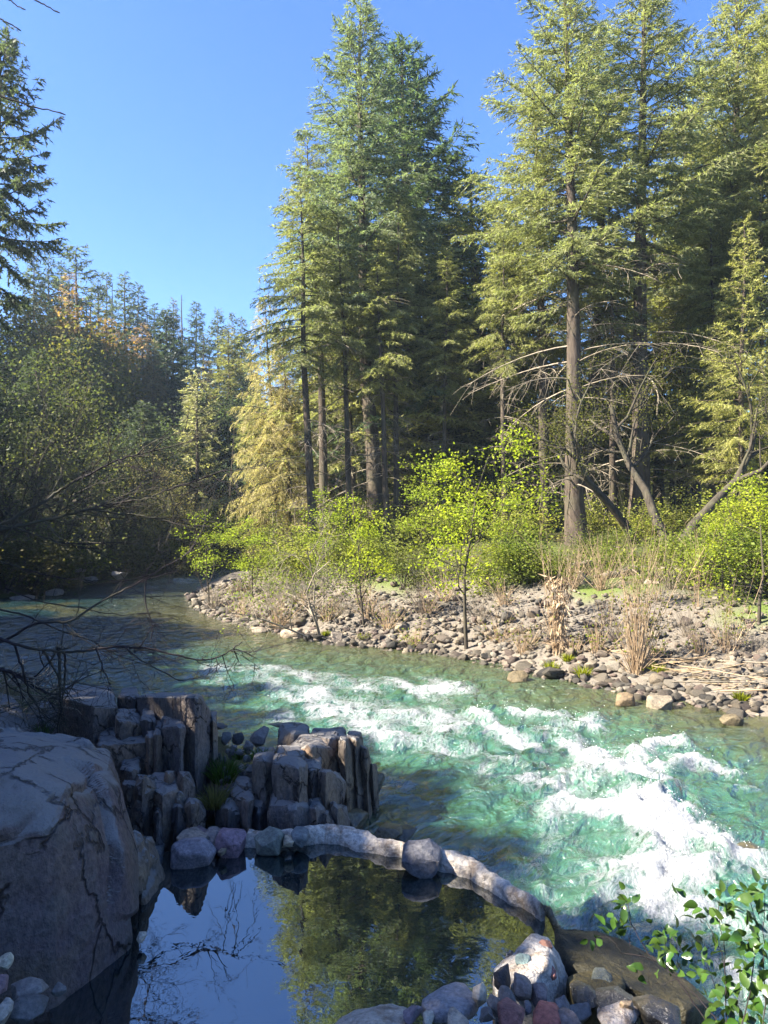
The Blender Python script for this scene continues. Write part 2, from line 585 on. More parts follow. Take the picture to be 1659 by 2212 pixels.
def build_river():
    ny, nx = 410, 420
    ys = 3.0 * (62 / 3.0) ** np.linspace(0, 1, ny)
    us = np.linspace(-0.85, 0.85, nx)
    Y, U = np.meshgrid(ys, us, indexing='ij')
    X = U * (Y + 1.5)
    P = np.c_[X.ravel(), Y.ravel()]
    foam = np.zeros(len(P))
    crest = np.zeros(len(P))
    aer = np.zeros(len(P))
    warp = np.c_[fbm(P * 1.6, 41, 3), fbm(P * 1.6, 57, 3)] * 0.35
    Q = P + warp
    for pts, w, st, h in FOAM:
        wp = np.array([G(px, py)[:2] for px, py in pts])
        d2 = np.full(len(P), 1e9)
        for a, b in zip(wp[:-1], wp[1:]):
            ab = b - a
            t = np.clip(((Q - a) @ ab) / (ab @ ab), 0, 1)
            q = Q - (a + t[:, None] * ab)
            d2 = np.minimum(d2, (q * q).sum(1))
        g = np.exp(-d2 / (w * w))
        foam = np.maximum(foam, st * np.exp(-d2 / (0.5 * w * w))) + 0.10 * st * np.exp(-d2 / (4 * w * w))
        crest = np.maximum(crest, h * np.exp(-d2 / (0.7 * w) ** 2))
        aer = np.maximum(aer, st * np.exp(-d2 / (3.2 * w) ** 2))
    fl = np.array([0.47, -0.88])                    # downstream
    ac = np.array([0.88, 0.47])
    A = np.c_[P @ fl, P @ ac]
    sr, sl = signed(RIGHT, P), signed(LEFT, P)
    shore = np.minimum(-sr, -sl)
    mid = smooth(0.0, 1.6, shore)
    far = smooth(9, 22, P[:, 1])
    wave = 0.060 * fbm(A * np.array([0.75, 0.5]), 5, 3) + 0.035 * fbm(A * np.array([2.6, 1.3]) + warp, 15, 3)
    ripple = 0.034 * fbm(A * np.array([7.5, 4.2]) + 2 * warp, 25, 3)
    rid = 1 - np.abs(fbm(A * np.array([2.2, 1.5]) + 2 * warp, 35, 3))
    z = (wave * (0.6 + 1.1 * np.clip(aer, 0, 1)) + ripple * (0.7 + 1.6 * np.clip(foam, 0, 1))) * (0.25 + 0.75 * mid)
    z = z * (1 - 0.35 * far)
    tum = fbm(np.c_[P * 8.0, np.zeros(len(P))], 61, 4, 0.62)
    z = z + 0.8 * crest * (0.5 + 0.9 * (rid - 0.6)) + np.clip(crest * 0.4, 0, 0.06) * tum
    z = np.where(shore < 0.15, np.minimum(z, 0.03), z)
    shal = smooth(4.6, 0.3, -sr + 0.8 * fbm(P * 0.6, 71, 3)) * (1 - 0.6 * smooth(20, 30, P[:, 1]))
    shal = np.maximum(shal, 0.85 * smooth(0.9, 0.1, -sl + 0.4 * fbm(P, 72, 3)))
    shal = np.maximum(shal, 0.75 * smooth(0.10, 0.45, fbm(P * 0.55 + 9, 73, 3)) * (1 - np.clip(aer * 1.3, 0, 1)))
    foam = foam * (0.66 + 0.80 * fbm(A * np.array([1.6, 3.0]) + warp, 81, 3))
    i, j = np.meshgrid(np.arange(nx - 1), np.arange(ny - 1))
    a = (j * nx + i).ravel()
    F = np.stack([a, a + 1, a + nx + 1, a + nx], 1)
    m, n, l = new_mat('river_water')
    tc = n.new('ShaderNodeTexCoord')
    vr = n.new('ShaderNodeVectorRotate')
    vr.rotation_type = 'Z_AXIS'
    vr.inputs['Angle'].default_value = math.radians(-62)
    l.new(tc.outputs['Object'], vr.inputs['Vector'])
    mp = n.new('ShaderNodeMapping')
    mp.inputs['Scale'].default_value = (0.75, 1.25, 1.0)
    l.new(vr.outputs[0], mp.inputs[0])

    def attr(a):
        q = n.new('ShaderNodeAttribute')
        q.attribute_name = a
        return q.outputs['Fac']
    fo, sa, ae = attr('foam'), attr('shallow'), attr('air')
    big = N(n, 'ShaderNodeTexNoise', Scale=1.4, Detail=4.0, Roughness=0.6, Distortion=0.8)
    lace = N(n, 'ShaderNodeTexNoise', Scale=5.5, Detail=7.0, Roughness=0.68, Distortion=1.4)
    lace2 = N(n, 'ShaderNodeTexNoise', Scale=19.0, Detail=6.0, Roughness=0.7, Distortion=0.8)
    for t in (big, lace, lace2):
        l.new(mp.outputs[0], t.inputs['Vector'])
    deep = mixrgb(n, l, (0.014, 0.042, 0.022), (0.022, 0.060, 0.030), big.outputs[0])
    c = mixrgb(n, l, deep, (0.010, 0.026, 0.024), attr('upstream'))
    c = mixrgb(n, l, c, (0.060, 0.055, 0.018), math_(n, l, 'MULTIPLY', sa, 0.9))
    aef = math_(n, l, 'MULTIPLY', ramp(n, l, lace.outputs[0], [(0.3, 0.25), (0.65, 1.0)]), math_(n, l, 'MULTIPLY', ae, 0.85), clamp=True)
    c = mixrgb(n, l, c, (0.046, 0.132, 0.084), aef)
    rg = math_(n, l, 'ABSOLUTE', math_(n, l, 'SUBTRACT', lace.outputs[0], 0.5))
    rg = math_(n, l, 'MULTIPLY', rg, 6.5)                      # 0 on the lace threads
    rg2 = math_(n, l, 'ABSOLUTE', math_(n, l, 'SUBTRACT', lace2.outputs[0], 0.5))
    rg2 = math_(n, l, 'MULTIPLY', rg2, 5.5)
    t = math_(n, l, 'MULTIPLY_ADD', rg, -0.85, math_(n, l, 'MULTIPLY', fo, 1.45))
    t = math_(n, l, 'MULTIPLY_ADD', rg2, -0.32, t)
    t = math_(n, l, 'ADD', t, -0.06)
    ff = ramp(n, l, t, [(0.0, 0.0), (0.45, 0.42), (1.05, 1.0)])
    p = N(n, 'ShaderNodeBsdfPrincipled', Roughness=0.07, IOR=1.85)
    l.new(c, p.inputs['Base Color'])
    p.inputs['Specular IOR Level'].default_value = 0.8
    bh = math_(n, l, 'MULTIPLY_ADD', lace2.outputs[0], 0.35, lace.outputs[0])
    b = N(n, 'ShaderNodeBump', Strength=0.75, Distance=0.06)
    l.new(bh, b.inputs['Height'])
    chop = N(n, 'ShaderNodeTexNoise', Scale=2.6, Detail=4.0, Roughness=0.55, Distortion=0.5)
    l.new(mp.outputs[0], chop.inputs['Vector'])
    bc = N(n, 'ShaderNodeBump', Strength=0.95, Distance=0.32)
    l.new(chop.outputs[0], bc.inputs['Height'])
    l.new(b.outputs[0], bc.inputs['Normal'])
    l.new(bc.outputs[0], p.inputs['Normal'])
    w = N(n, 'ShaderNodeBsdfPrincipled', Roughness=0.45)
    w.inputs['Base Color'].default_value = (0.33, 0.34, 0.355, 1)
    w.inputs['Specular IOR Level'].default_value = 0.5
    b2 = N(n, 'ShaderNodeBump', Strength=1.0, Distance=0.07)
    l.new(lace2.outputs[0], b2.inputs['Height'])
    l.new(b2.outputs[0], w.inputs['Normal'])
    mx = n.new('ShaderNodeMixShader')
    l.new(ff, mx.inputs[0])
    l.new(p.outputs[0], mx.inputs[1])
    l.new(w.outputs[0], mx.inputs[2])
    out = n.new('ShaderNodeOutputMaterial')
    l.new(mx.outputs[0], out.inputs[0])
    o = link('river_water', make_mesh('river_water', np.c_[P, z], F, m, True, {'foam': foam, 'shallow': shal, 'air': np.clip(aer, 0, 1), 'upstream': smooth(11, 19, P[:, 1] - 0.5 * P[:, 0])}))
    tag(o, kind='structure')
    # spray: drops thrown up over the breaking crests
    rng = np.random.default_rng(5)
    pr = np.clip(crest - 0.09, 0, 1) * np.clip(foam, 0, 1.2) * (P[:, 1] * 0.15) ** 2
    idx = rng.choice(len(P), 1300, p=pr / pr.sum())
    base = np.c_[P[idx], z[idx]] + np.c_[rng.normal(0, 0.06, (1300, 2)), np.abs(rng.normal(0, 0.045, 1300)) + 0.004]
    r = rng.uniform(0.002, 0.0055, 1300) * rng.uniform(0.6, 1.3, 1300)
    oc = np.array([(1, 0, 0), (-1, 0, 0), (0, 1, 0), (0, -1, 0), (0, 0, 1), (0, 0, -1)], float)
    of = np.array([(0, 2, 4), (2, 1, 4), (1, 3, 4), (3, 0, 4), (2, 0, 5), (1, 2, 5), (3, 1, 5), (0, 3, 5)])
    V = (base[:, None, :] + oc[None] * r[:, None, None]).reshape(-1, 3)
    Fs = (of[None] + (np.arange(1300) * 6)[:, None, None]).reshape(-1, 3)
    m2, n, l = new_mat('water_drops')
    p = N(n, 'ShaderNodeBsdfPrincipled', Roughness=0.2)
    p.inputs['Base Color'].default_value = (0.85, 0.88, 0.88, 1)
    out = n.new('ShaderNodeOutputMaterial')
    l.new(p.outputs[0], out.inputs[0])
    s = link('spray_drops', make_mesh('spray_drops', V, Fs, m2))
    tag(s, 'white drops thrown up over the breaking waves of the rapids', 'spray', kind='stuff')


build_river()

POOL_Z = 0.35


def build_pool():
    pts = [(120, 2330), (100, 2100), (250, 2000), (300, 1900), (330, 1845), (420, 1832), (540, 1822), (700, 1818), (860, 1838), (1000, 1872), (1100, 1925), (1158, 1962),
           (1185, 1985), (1204, 2030), (1205, 2090), (1150, 2180), (1100, 2330)]
    P = [G(a, b, POOL_Z) for a, b in pts]
    bm = bmesh.new()
    bm.faces.new([bm.verts.new(p) for p in P])
    bmesh.ops.recalc_face_normals(bm, faces=bm.faces)
    if bm.faces[:][0].normal.z < 0:
        bmesh.ops.reverse_faces(bm, faces=bm.faces)
    me = bpy.data.meshes.new('pool_water')
    bm.to_mesh(me)
    bm.free()
    m, n, l = new_mat('still_pool_water')
    tc = n.new('ShaderNodeTexCoord')
    no = N(n, 'ShaderNodeTexNoise', Scale=5.0, Detail=3.0, Roughness=0.5, Distortion=0.4)
    l.new(tc.outputs['Object'], no.inputs['Vector'])
    b = N(n, 'ShaderNodeBump', Strength=0.055, Distance=0.02)
    l.new(no.outputs[0], b.inputs['Height'])
    p = N(n, 'ShaderNodeBsdfPrincipled', Roughness=0.012, IOR=3.2)
    p.inputs['Base Color'].default_value = (0.004, 0.010, 0.011, 1)
    p.inputs['Specular Tint'].default_value = (0.92, 0.97, 1, 1)
    l.new(b.outputs[0], p.inputs['Normal'])
    out = n.new('ShaderNodeOutputMaterial')
    l.new(p.outputs[0], out.inputs[0])
    me.materials.append(m)
    o = link('pool_water', me)
    tag(o, kind='structure')


build_pool()

# ------------------------------------------------------------------ stone


def hull_bm(pts, bevel=0.05, seg=2):
    bm = bmesh.new()
    vs = [bm.verts.new(p) for p in pts]
    r = bmesh.ops.convex_hull(bm, input=vs)
    dele = [g for g in r['geom_interior'] + r['geom_unused'] if isinstance(g, bmesh.types.BMVert)]
    bmesh.ops.delete(bm, geom=list(set(dele)), context='VERTS')
    loose = [v for v in bm.verts if not v.link_faces]
    bmesh.ops.delete(bm, geom=loose, context='VERTS')
    bmesh.ops.dissolve_limit(bm, angle_limit=0.12, verts=bm.verts[:], edges=bm.edges[:])
    if bevel > 0:
        bmesh.ops.bevel(bm, geom=bm.edges[:] + bm.verts[:], offset=bevel, segments=seg, profile=0.6, affect='EDGES', clamp_overlap=True)
    bmesh.ops.triangulate(bm, faces=bm.faces[:])
    return bm


def refine(bm, res, maxit=7):
    for _ in range(maxit):
        le = [e for e in bm.edges if e.calc_length() > res]
        if not le or len(bm.verts) > 30000:
            break
        bmesh.ops.subdivide_edges(bm, edges=le, cuts=1, use_grid_fill=False)
        bmesh.ops.triangulate(bm, faces=bm.faces[:])


def rock_mesh(name, pts, res=0.05, disp=0.02, scale=3.0, seed=0, bevel=0.05, mat=None, stretch=(1, 1, 1), crack=0.0, sm=True, seg=2, facet=0.0, nfac=40, sharp=0.0):
    """irregular stone: hull of points, worn edges, fractal relief, optional joint cracks"""
    bm = hull_bm(pts, bevel, seg)
    refine(bm, res)
    bm.normal_update()
    co = np.array([v.co for v in bm.verts])
    no = np.array([v.normal for v in bm.verts])
    Q = co * scale * np.array(stretch)
    d = disp * fbm(Q, seed, 5, 0.55)
    d += disp * 0.8 * (np.abs(fbm(Q * 0.7, seed + 50, 3)) - 0.25)
    if crack:
        rg = np.random.default_rng(seed + 5)
        ext = co.max(0) - co.min(0)
        mid = (co.max(0) + co.min(0)) / 2
        for k in range(9):
            # joint planes: mostly steep, some flat; each broken off by a slow noise, the two sides a little out of line
            nv = unit(rg.normal(0, 1, 3) * (np.array([1, 0.8, 0.25]) if k % 3 else np.array([0.25, 0.25, 1])))
            p0 = mid + rg.uniform(-0.42, 0.42, 3) * ext
            dist = (co - p0) @ nv + 0.16 * fbm(co * 1.3, seed + 20 + k, 4)
            msk = smooth(-0.10, 0.15, fbm(co * 0.9, seed + 40 + k, 2))
            d -= crack * msk * np.exp(-(dist / 0.024) ** 2)
            d += crack * 0.55 * msk * np.tanh(dist / 0.02) * np.exp(-np.abs(dist) / 0.5) * rg.choice([-1, 1])
    if facet:
        # broken surface: cells each set a little in or out and tilted
        rg = np.random.default_rng(seed + 11)
        lo, hi = co.min(0), co.max(0)
        seeds = lo + rg.random((nfac, 3)) * (hi - lo)
        tl = rg.normal(0, 0.16, (nfac, 3))
        of = rg.normal(0, facet, nfac)
        wq = (co + 0.05 * np.stack([fbm(co * 3.0, seed + 60 + q, 3) for q in range(3)], 1)) * np.array([1, 1, 0.6])
        ss = seeds * np.array([1, 1, 0.6])
        D2 = ((wq[:, None, :] - ss[None]) ** 2).sum(-1)
        k1 = D2.argmin(1)
        d += of[k1] + np.clip(((co - seeds[k1]) * tl[k1]).sum(1), -2 * facet, 2 * facet)
    co = co + no * d[:, None]
    for v, p in zip(bm.verts, co):
        v.co = p
    for f in bm.faces:
        f.smooth = sm
    if sharp:
        bm.normal_update()
        for e in bm.edges:
            if len(e.link_faces) == 2 and e.calc_face_angle(0) > sharp:
                e.smooth = False
    me = bpy.data.meshes.new(name)
    bm.to_mesh(me)
    bm.free()
    if mat:
        me.materials.append(mat)
    return me


def egg_pts(size, seed, n=26, boxy=0.75):
    rng = np.random.default_rng(seed)
    p = unit(rng.normal(size=(n, 3)))
    p = np.sign(p) * np.abs(p) ** boxy
    p *= (0.86 + 0.14 * rng.random((n, 1)))
    return p * np.array(size) / 2


def stone(name, label, cat, px, py, d, wpx, hpx, depth, mat, color, seed, rot=(0, 0, 0), group=None, bevel=0.28, n=26, disp=0.05, boxy=0.75, parent=None, res=None):
    """one loose stone seen centred on px, py at distance d, wpx by hpx in size there"""
    w, h = wpx / FPX * d, hpx / FPX * d
    s = min(w, h, depth)
    me = rock_mesh(name, egg_pts((w, depth, h), seed, n, boxy), res or max(w, h) / 8, s * disp, 2.2 / max(w, h), seed, s * bevel, mat, seg=3, sharp=0.9 if boxy >= 0.95 else 0.0)
    c = W(px, py, d)
    o = link(name, me, parent, c, (color[0] * 1.3, color[1] * 1.22, color[2] * 1.02))
    o.rotation_euler = rot
    if parent is None:
        tag(o, label, cat, group)
    return o


# ---- the big boulder on the left
def build_boulder():
    P = [W(*p) for p in [
        (-320, 1592, 5.2), (50, 1600, 5.2), (172, 1632, 5.1), (224, 1662, 5.0), (252, 1706, 4.92),
        (-320, 1690, 4.2), (40, 1672, 4.3), (150, 1700, 4.34), (216, 1752, 4.55), (272, 1790, 4.85),
        (-320, 2160, 3.85), (10, 2150, 3.88), (116, 2186, 3.94), (214, 2134, 4.22), (292, 2080, 4.5), (294, 1960, 4.66), (290, 1850, 4.85),
        (190, 1960, 4.20), (110, 1800, 4.08), (-320, 1880, 3.92), (262, 1860, 4.52)]]
    P += [Vector((-4.4, 6.0, 1.35)), Vector((-2.2, 5.9, 1.1)), Vector((-1.95, 5.7, 0.2)), Vector((-4.4, 6.0, 0.2)), Vector((-1.55, 4.6, 0.1)), Vector((-1.75, 3.96, 0.1)), Vector((-2.9, 3.9, 0.1))]
    base = Vector((-2.8, 4.9, 0.3))
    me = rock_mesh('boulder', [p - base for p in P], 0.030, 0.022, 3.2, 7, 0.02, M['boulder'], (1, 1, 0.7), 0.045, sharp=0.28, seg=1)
    o = link('boulder', me, None, base, (1, 1, 1))
    tag(o, 'huge purple grey cracked boulder rising out of the still pool', 'boulder')
    # the stepped rear edge and the side rib that leans against it
    for pts, res, nm, lab, col in [
        ([(-60, 1572, 5.6), (40, 1574, 5.7), (140, 1592, 5.75), (206, 1602, 5.7), (208, 1630, 5.6), (130, 1640, 5.4), (-60, 1630, 5.4), (-60, 1690, 5.7), (208, 1690, 5.8), (-60, 1572, 6.1), (200, 1600, 6.0)],
         0.035, 'rock_ledge', 'thin stepped rock ledge along the rear edge of the huge boulder', (1.15, 1.12, 1.1)),
        ([(305, 1815, 5.25), (325, 1812, 5.4), (340, 1850, 5.4), (346, 1890, 5.38), (335, 1935, 5.2), (312, 1960, 5.0), (300, 1900, 5.0), (300, 1830, 5.2), (338, 1890, 5.7), (300, 1960, 5.3), (300, 1815, 5.8), (322, 1815, 5.8)],
         0.035, 'rock_rib', 'low brown rib of rock at the right foot of the huge boulder', (1.0, 0.9, 0.78)),
        ([(285, 1790, 5.2), (310, 1800, 5.25), (318, 1840, 5.2), (306, 1930, 4.95), (290, 1930, 4.85), (292, 1800, 5.6), (306, 1940, 5.3)],
         0.035, 'rock_rib', 'narrow upright flake against the right face of the huge boulder', (1.05, 0.95, 0.82)),
        ([(-60, 1480, 7.4), (30, 1500, 7.2), (70, 1560, 6.8), (90, 1600, 6.6), (-60, 1600, 6.4), (-60, 1530, 6.6), (60, 1590, 7.6), (-60, 1600, 7.8)],
         0.08, 'rock_mound', 'dark purple rock mound behind the boulder under the drift twigs', (0.85, 0.82, 0.9)),
        ([(60, 1520, 7.5), (110, 1512, 7.5), (132, 1540, 7.4), (128, 1590, 7.2), (70, 1600, 7.1), (50, 1560, 7.2), (120, 1600, 7.9), (60, 1600, 7.9)],
         0.07, 'rock_mound', 'small dark rock between the twiggy stems and the purple mound', (0.75, 0.75, 0.85)),
        ([(64, 1590, 6.7), (120, 1580, 6.75), (128, 1600, 6.6), (70, 1606, 6.5), (64, 1640, 6.6), (128, 1640, 6.6), (100, 1640, 7.2)],
         0.06, 'rock_slab', 'flat pale topped slab beside the grass tuft behind the boulder', (1.1, 1.1, 1.2)),
    ]:
        PP = [W(*p) for p in pts]
        b = sum(PP, Vector()) / len(PP)
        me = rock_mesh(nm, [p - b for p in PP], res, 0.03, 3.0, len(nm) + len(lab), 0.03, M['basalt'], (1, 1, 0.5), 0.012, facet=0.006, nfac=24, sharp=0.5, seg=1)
        o = link(nm, me, None, b, col)
        tag(o, lab, 'rock')


build_boulder()


def column(parent, base, xl, xr, xe, yl, ye, yr, yb, d, dl, dr, back, color, seed, label=None, res=0.035, zb=None, lean=0.0, disp=0.008, chip=0.0):
    """one joint-bounded basalt block: its nearest upright edge stands at xe, left face goes back by dl, right face by dr"""
    rng = np.random.default_rng(seed)
    z_b = W(xe, yb, d).z if zb is None else zb
    pts = []
    for px, py, dd in ((xl, yl, d + dl), (xe, ye, d), (xr, yr, d + dr)):
        t = W(px, py, dd)
        pts.append(t)
        pts.append(Vector((t.x - lean + rng.normal(0, 0.01), t.y - 0.02, z_b)))
        if chip:
            pts.append(t + Vector((rng.normal(0, 0.01), -0.03, -chip * (0.6 + 0.8 * rng.random()))))
    xm, zt = W((xl + xr) / 2, 0, d + back).x, min(W(xl, yl, d + dl).z, W(xr, yr, d + dr).z)
    hw = (xr - xl) / FPX * d * 0.42
    up = abs(W(0, yl, d).z - W(0, ye, d).z) * 0.5
    pts += [Vector((xm - hw, d + back, zt + up)), Vector((xm + hw, d + back, zt + up * 0.7)), Vector((xm - hw, d + back, z_b)), Vector((xm + hw, d + back, z_b))]
    w = (xr - xl) / FPX * d
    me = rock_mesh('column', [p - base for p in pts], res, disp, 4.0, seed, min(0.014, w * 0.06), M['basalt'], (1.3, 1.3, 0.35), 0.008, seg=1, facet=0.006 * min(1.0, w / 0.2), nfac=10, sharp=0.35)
    o = link('column', me, parent, None, color)
    if label:
        o['label'] = label
    return o


BR, GY, DK, LT = (1.3, 1.1, 0.95), (0.98, 0.98, 1.0), (0.50, 0.52, 0.60), (1.4, 1.3, 1.25)


def build_outcrops():
    base = Vector((-2.4, 6.4, 0.2))
    a = thing('rock_outcrop', 'tall jointed basalt outcrop of brown blocks and columns behind the pool boulder', 'rock outcrop', base)
    L = [  # xl xr xe  yl ye yr  yb  d dl dr back colour
        (122, 258, 203, 1502, 1524, 1530, 1660, 6.75, 0.55, 0.30, 1.0, (0.95, 0.88, 0.86)),
        (248, 311, 256, 1548, 1556, 1566, 1640, 6.62, 0.10, 0.30, 0.8, BR),
        (208, 322, 214, 1606, 1608, 1600, 1700, 6.38, 0.10, 0.30, 0.8, BR),
        (306, 335, 322, 1556, 1557, 1560, 1600, 6.75, 0.12, 0.05, 0.5, DK),
        (255, 302, 290, 1504, 1508, 1506, 1570, 7.35, 0.2, 0.1, 0.6, DK),
        (292, 460, 424, 1503, 1506, 1540, 1800, 6.62, 0.75, 0.35, 1.1, (0.86, 0.86, 0.92)),
        (317, 335, 324, 1592, 1594, 1596, 1700, 6.50, 0.08, 0.06, 0.5, BR),
        (329, 351, 339, 1590, 1586, 1592, 1705, 6.44, 0.08, 0.08, 0.5, (1.05, 0.93, 0.82)),
        (346, 400, 389, 1572, 1570, 1576, 1700, 6.42, 0.3, 0.10, 0.7, (0.85, 0.86, 0.95)),
        (333, 354, 345, 1568, 1572, 1580, 1630, 6.72, 0.1, 0.08, 0.5, DK),
        (260, 306, 285, 1660, 1664, 1668, 1740, 6.15, 0.12, 0.12, 0.5, (0.95, 0.88, 0.85)),
        (284, 342, 308, 1712, 1674, 1716, 1830, 5.86, 0.10, 0.22, 0.5, (1.0, 0.93, 0.88)),
        (324, 384, 350, 1698, 1716, 1708, 1830, 5.90, 0.16, 0.16, 0.5, (1.15, 1.02, 0.92)),
        (352, 383, 364, 1690, 1668, 1700, 1745, 6.15, 0.08, 0.12, 0.4, BR),
        (380, 416, 396, 1694, 1674, 1700, 1760, 6.14, 0.1, 0.1, 0.4, (1.02, 0.92, 0.85)),
        (327, 356, 342, 1764, 1753, 1770, 1830, 5.74, 0.08, 0.08, 0.4, (0.82, 0.84, 0.92)),
        (374, 408, 384, 1745, 1740, 1752, 1830, 5.88, 0.08, 0.12, 0.4, DK),
        (394, 448, 416, 1748, 1732, 1758, 1830, 5.92, 0.08, 0.16, 0.5, (1.0, 0.93, 0.87)),
        (372, 402, 386, 1720, 1714, 1724, 1780, 6.02, 0.08, 0.08, 0.3, GY),
        (452, 472, 460, 1558, 1556, 1562, 1760, 6.85, 0.1, 0.08, 0.5, (1.05, 0.98, 0.9)),
        (262, 300, 278, 1690, 1700, 1700, 1800, 5.95, 0.1, 0.1, 0.4, (0.85, 0.85, 0.9)),
    ]
    for k, (xl, xr, xe, yl, ye, yr, yb, d, dl, dr, bk, c) in enumerate(L):
        column(a, base, xl, xr, xe, yl, ye, yr, yb, d, dl, dr, bk, c, 100 + k, res=0.075 if xr - xl > 90 else 0.06, zb=0.12)
    base = Vector((-0.75, 6.6, 0.0))
    b = thing('rock_outcrop', 'lower blue grey jointed outcrop standing between the pool rim and the rapids', 'rock outcrop', base)
    L = [
        (549, 602, 572, 1640, 1640, 1650, 1800, 6.45, 0.12, 0.16, 0.7, GY),
        (590, 664, 644, 1648, 1656, 1652, 1745, 6.12, 0.22, 0.16, 0.7, (0.95, 0.93, 0.95)),
        (583, 670, 642, 1738, 1738, 1742, 1815, 6.02, 0.18, 0.16, 0.6, (0.85, 0.86, 0.93)),
        (652, 696, 676, 1655, 1662, 1660, 1770, 6.42, 0.12, 0.14, 0.6, (0.98, 0.93, 0.97)),
        (686, 748, 704, 1664, 1664, 1690, 1790, 6.35, 0.14, 0.40, 0.7, (1.05, 0.98, 0.93)),
        (624, 730, 672, 1622, 1612, 1618, 1680, 6.75, 0.30, 0.40, 0.9, (1.2, 1.0, 0.80)),
        (598, 672, 632, 1604, 1584, 1586, 1690, 7.25, 0.3, 0.3, 0.8, GY),
        (664, 752, 712, 1588, 1592, 1602, 1740, 7.05, 0.3, 0.35, 0.8, (0.92, 0.92, 0.97)),
        (734, 766, 746, 1592, 1600, 1620, 1780, 6.95, 0.12, 0.25, 0.7, (1.05, 0.97, 0.85)),
        (748, 786, 770, 1588, 1598, 1615, 1790, 7.10, 0.2, 0.25, 0.7, (0.9, 0.88, 0.86)),
        (772, 802, 790, 1604, 1618, 1650, 1790, 7.22, 0.15, 0.25, 0.7, (1.0, 0.92, 0.8)),
        (792, 816, 804, 1646, 1650, 1672, 1790, 7.32, 0.12, 0.2, 0.5, (0.8, 0.8, 0.8)),
        (665, 700, 682, 1742, 1744, 1756, 1815, 6.06, 0.1, 0.14, 0.5, (0.9, 0.9, 0.97)),
        (692, 728, 706, 1752, 1756, 1768, 1815, 6.10, 0.1, 0.16, 0.5, (0.85, 0.88, 0.95)),
        (716, 752, 730, 1735, 1745, 1770, 1815, 6.24, 0.1, 0.22, 0.5, (0.92, 0.9, 0.88)),
        (500, 548, 538, 1722, 1728, 1724, 1810, 6.14, 0.25, 0.1, 0.6, (0.98, 0.95, 1.0)),
        (466, 514, 494, 1748, 1745, 1752, 1810, 6.10, 0.2, 0.15, 0.5, DK),
        (510, 550, 530, 1690, 1696, 1702, 1760, 6.42, 0.2, 0.15, 0.5, (1.0, 1.0, 1.06)),
        (549, 576, 560, 1738, 1746, 1750, 1805, 6.25, 0.1, 0.1, 0.4, DK),
        (474, 512, 492, 1704, 1712, 1716, 1775, 6.5, 0.2, 0.15, 0.5, (0.85, 0.86, 0.95)),
    ]
    for k, (xl, xr, xe, yl, ye, yr, yb, d, dl, dr, bk, c) in enumerate(L):
        column(b, base, xl, xr, xe, yl, ye, yr, yb, d, dl, dr, bk, c, 200 + k, res=0.065, zb=-0.15, lean=-0.03 if xl > 690 else 0.0, chip=0.05)


build_outcrops()


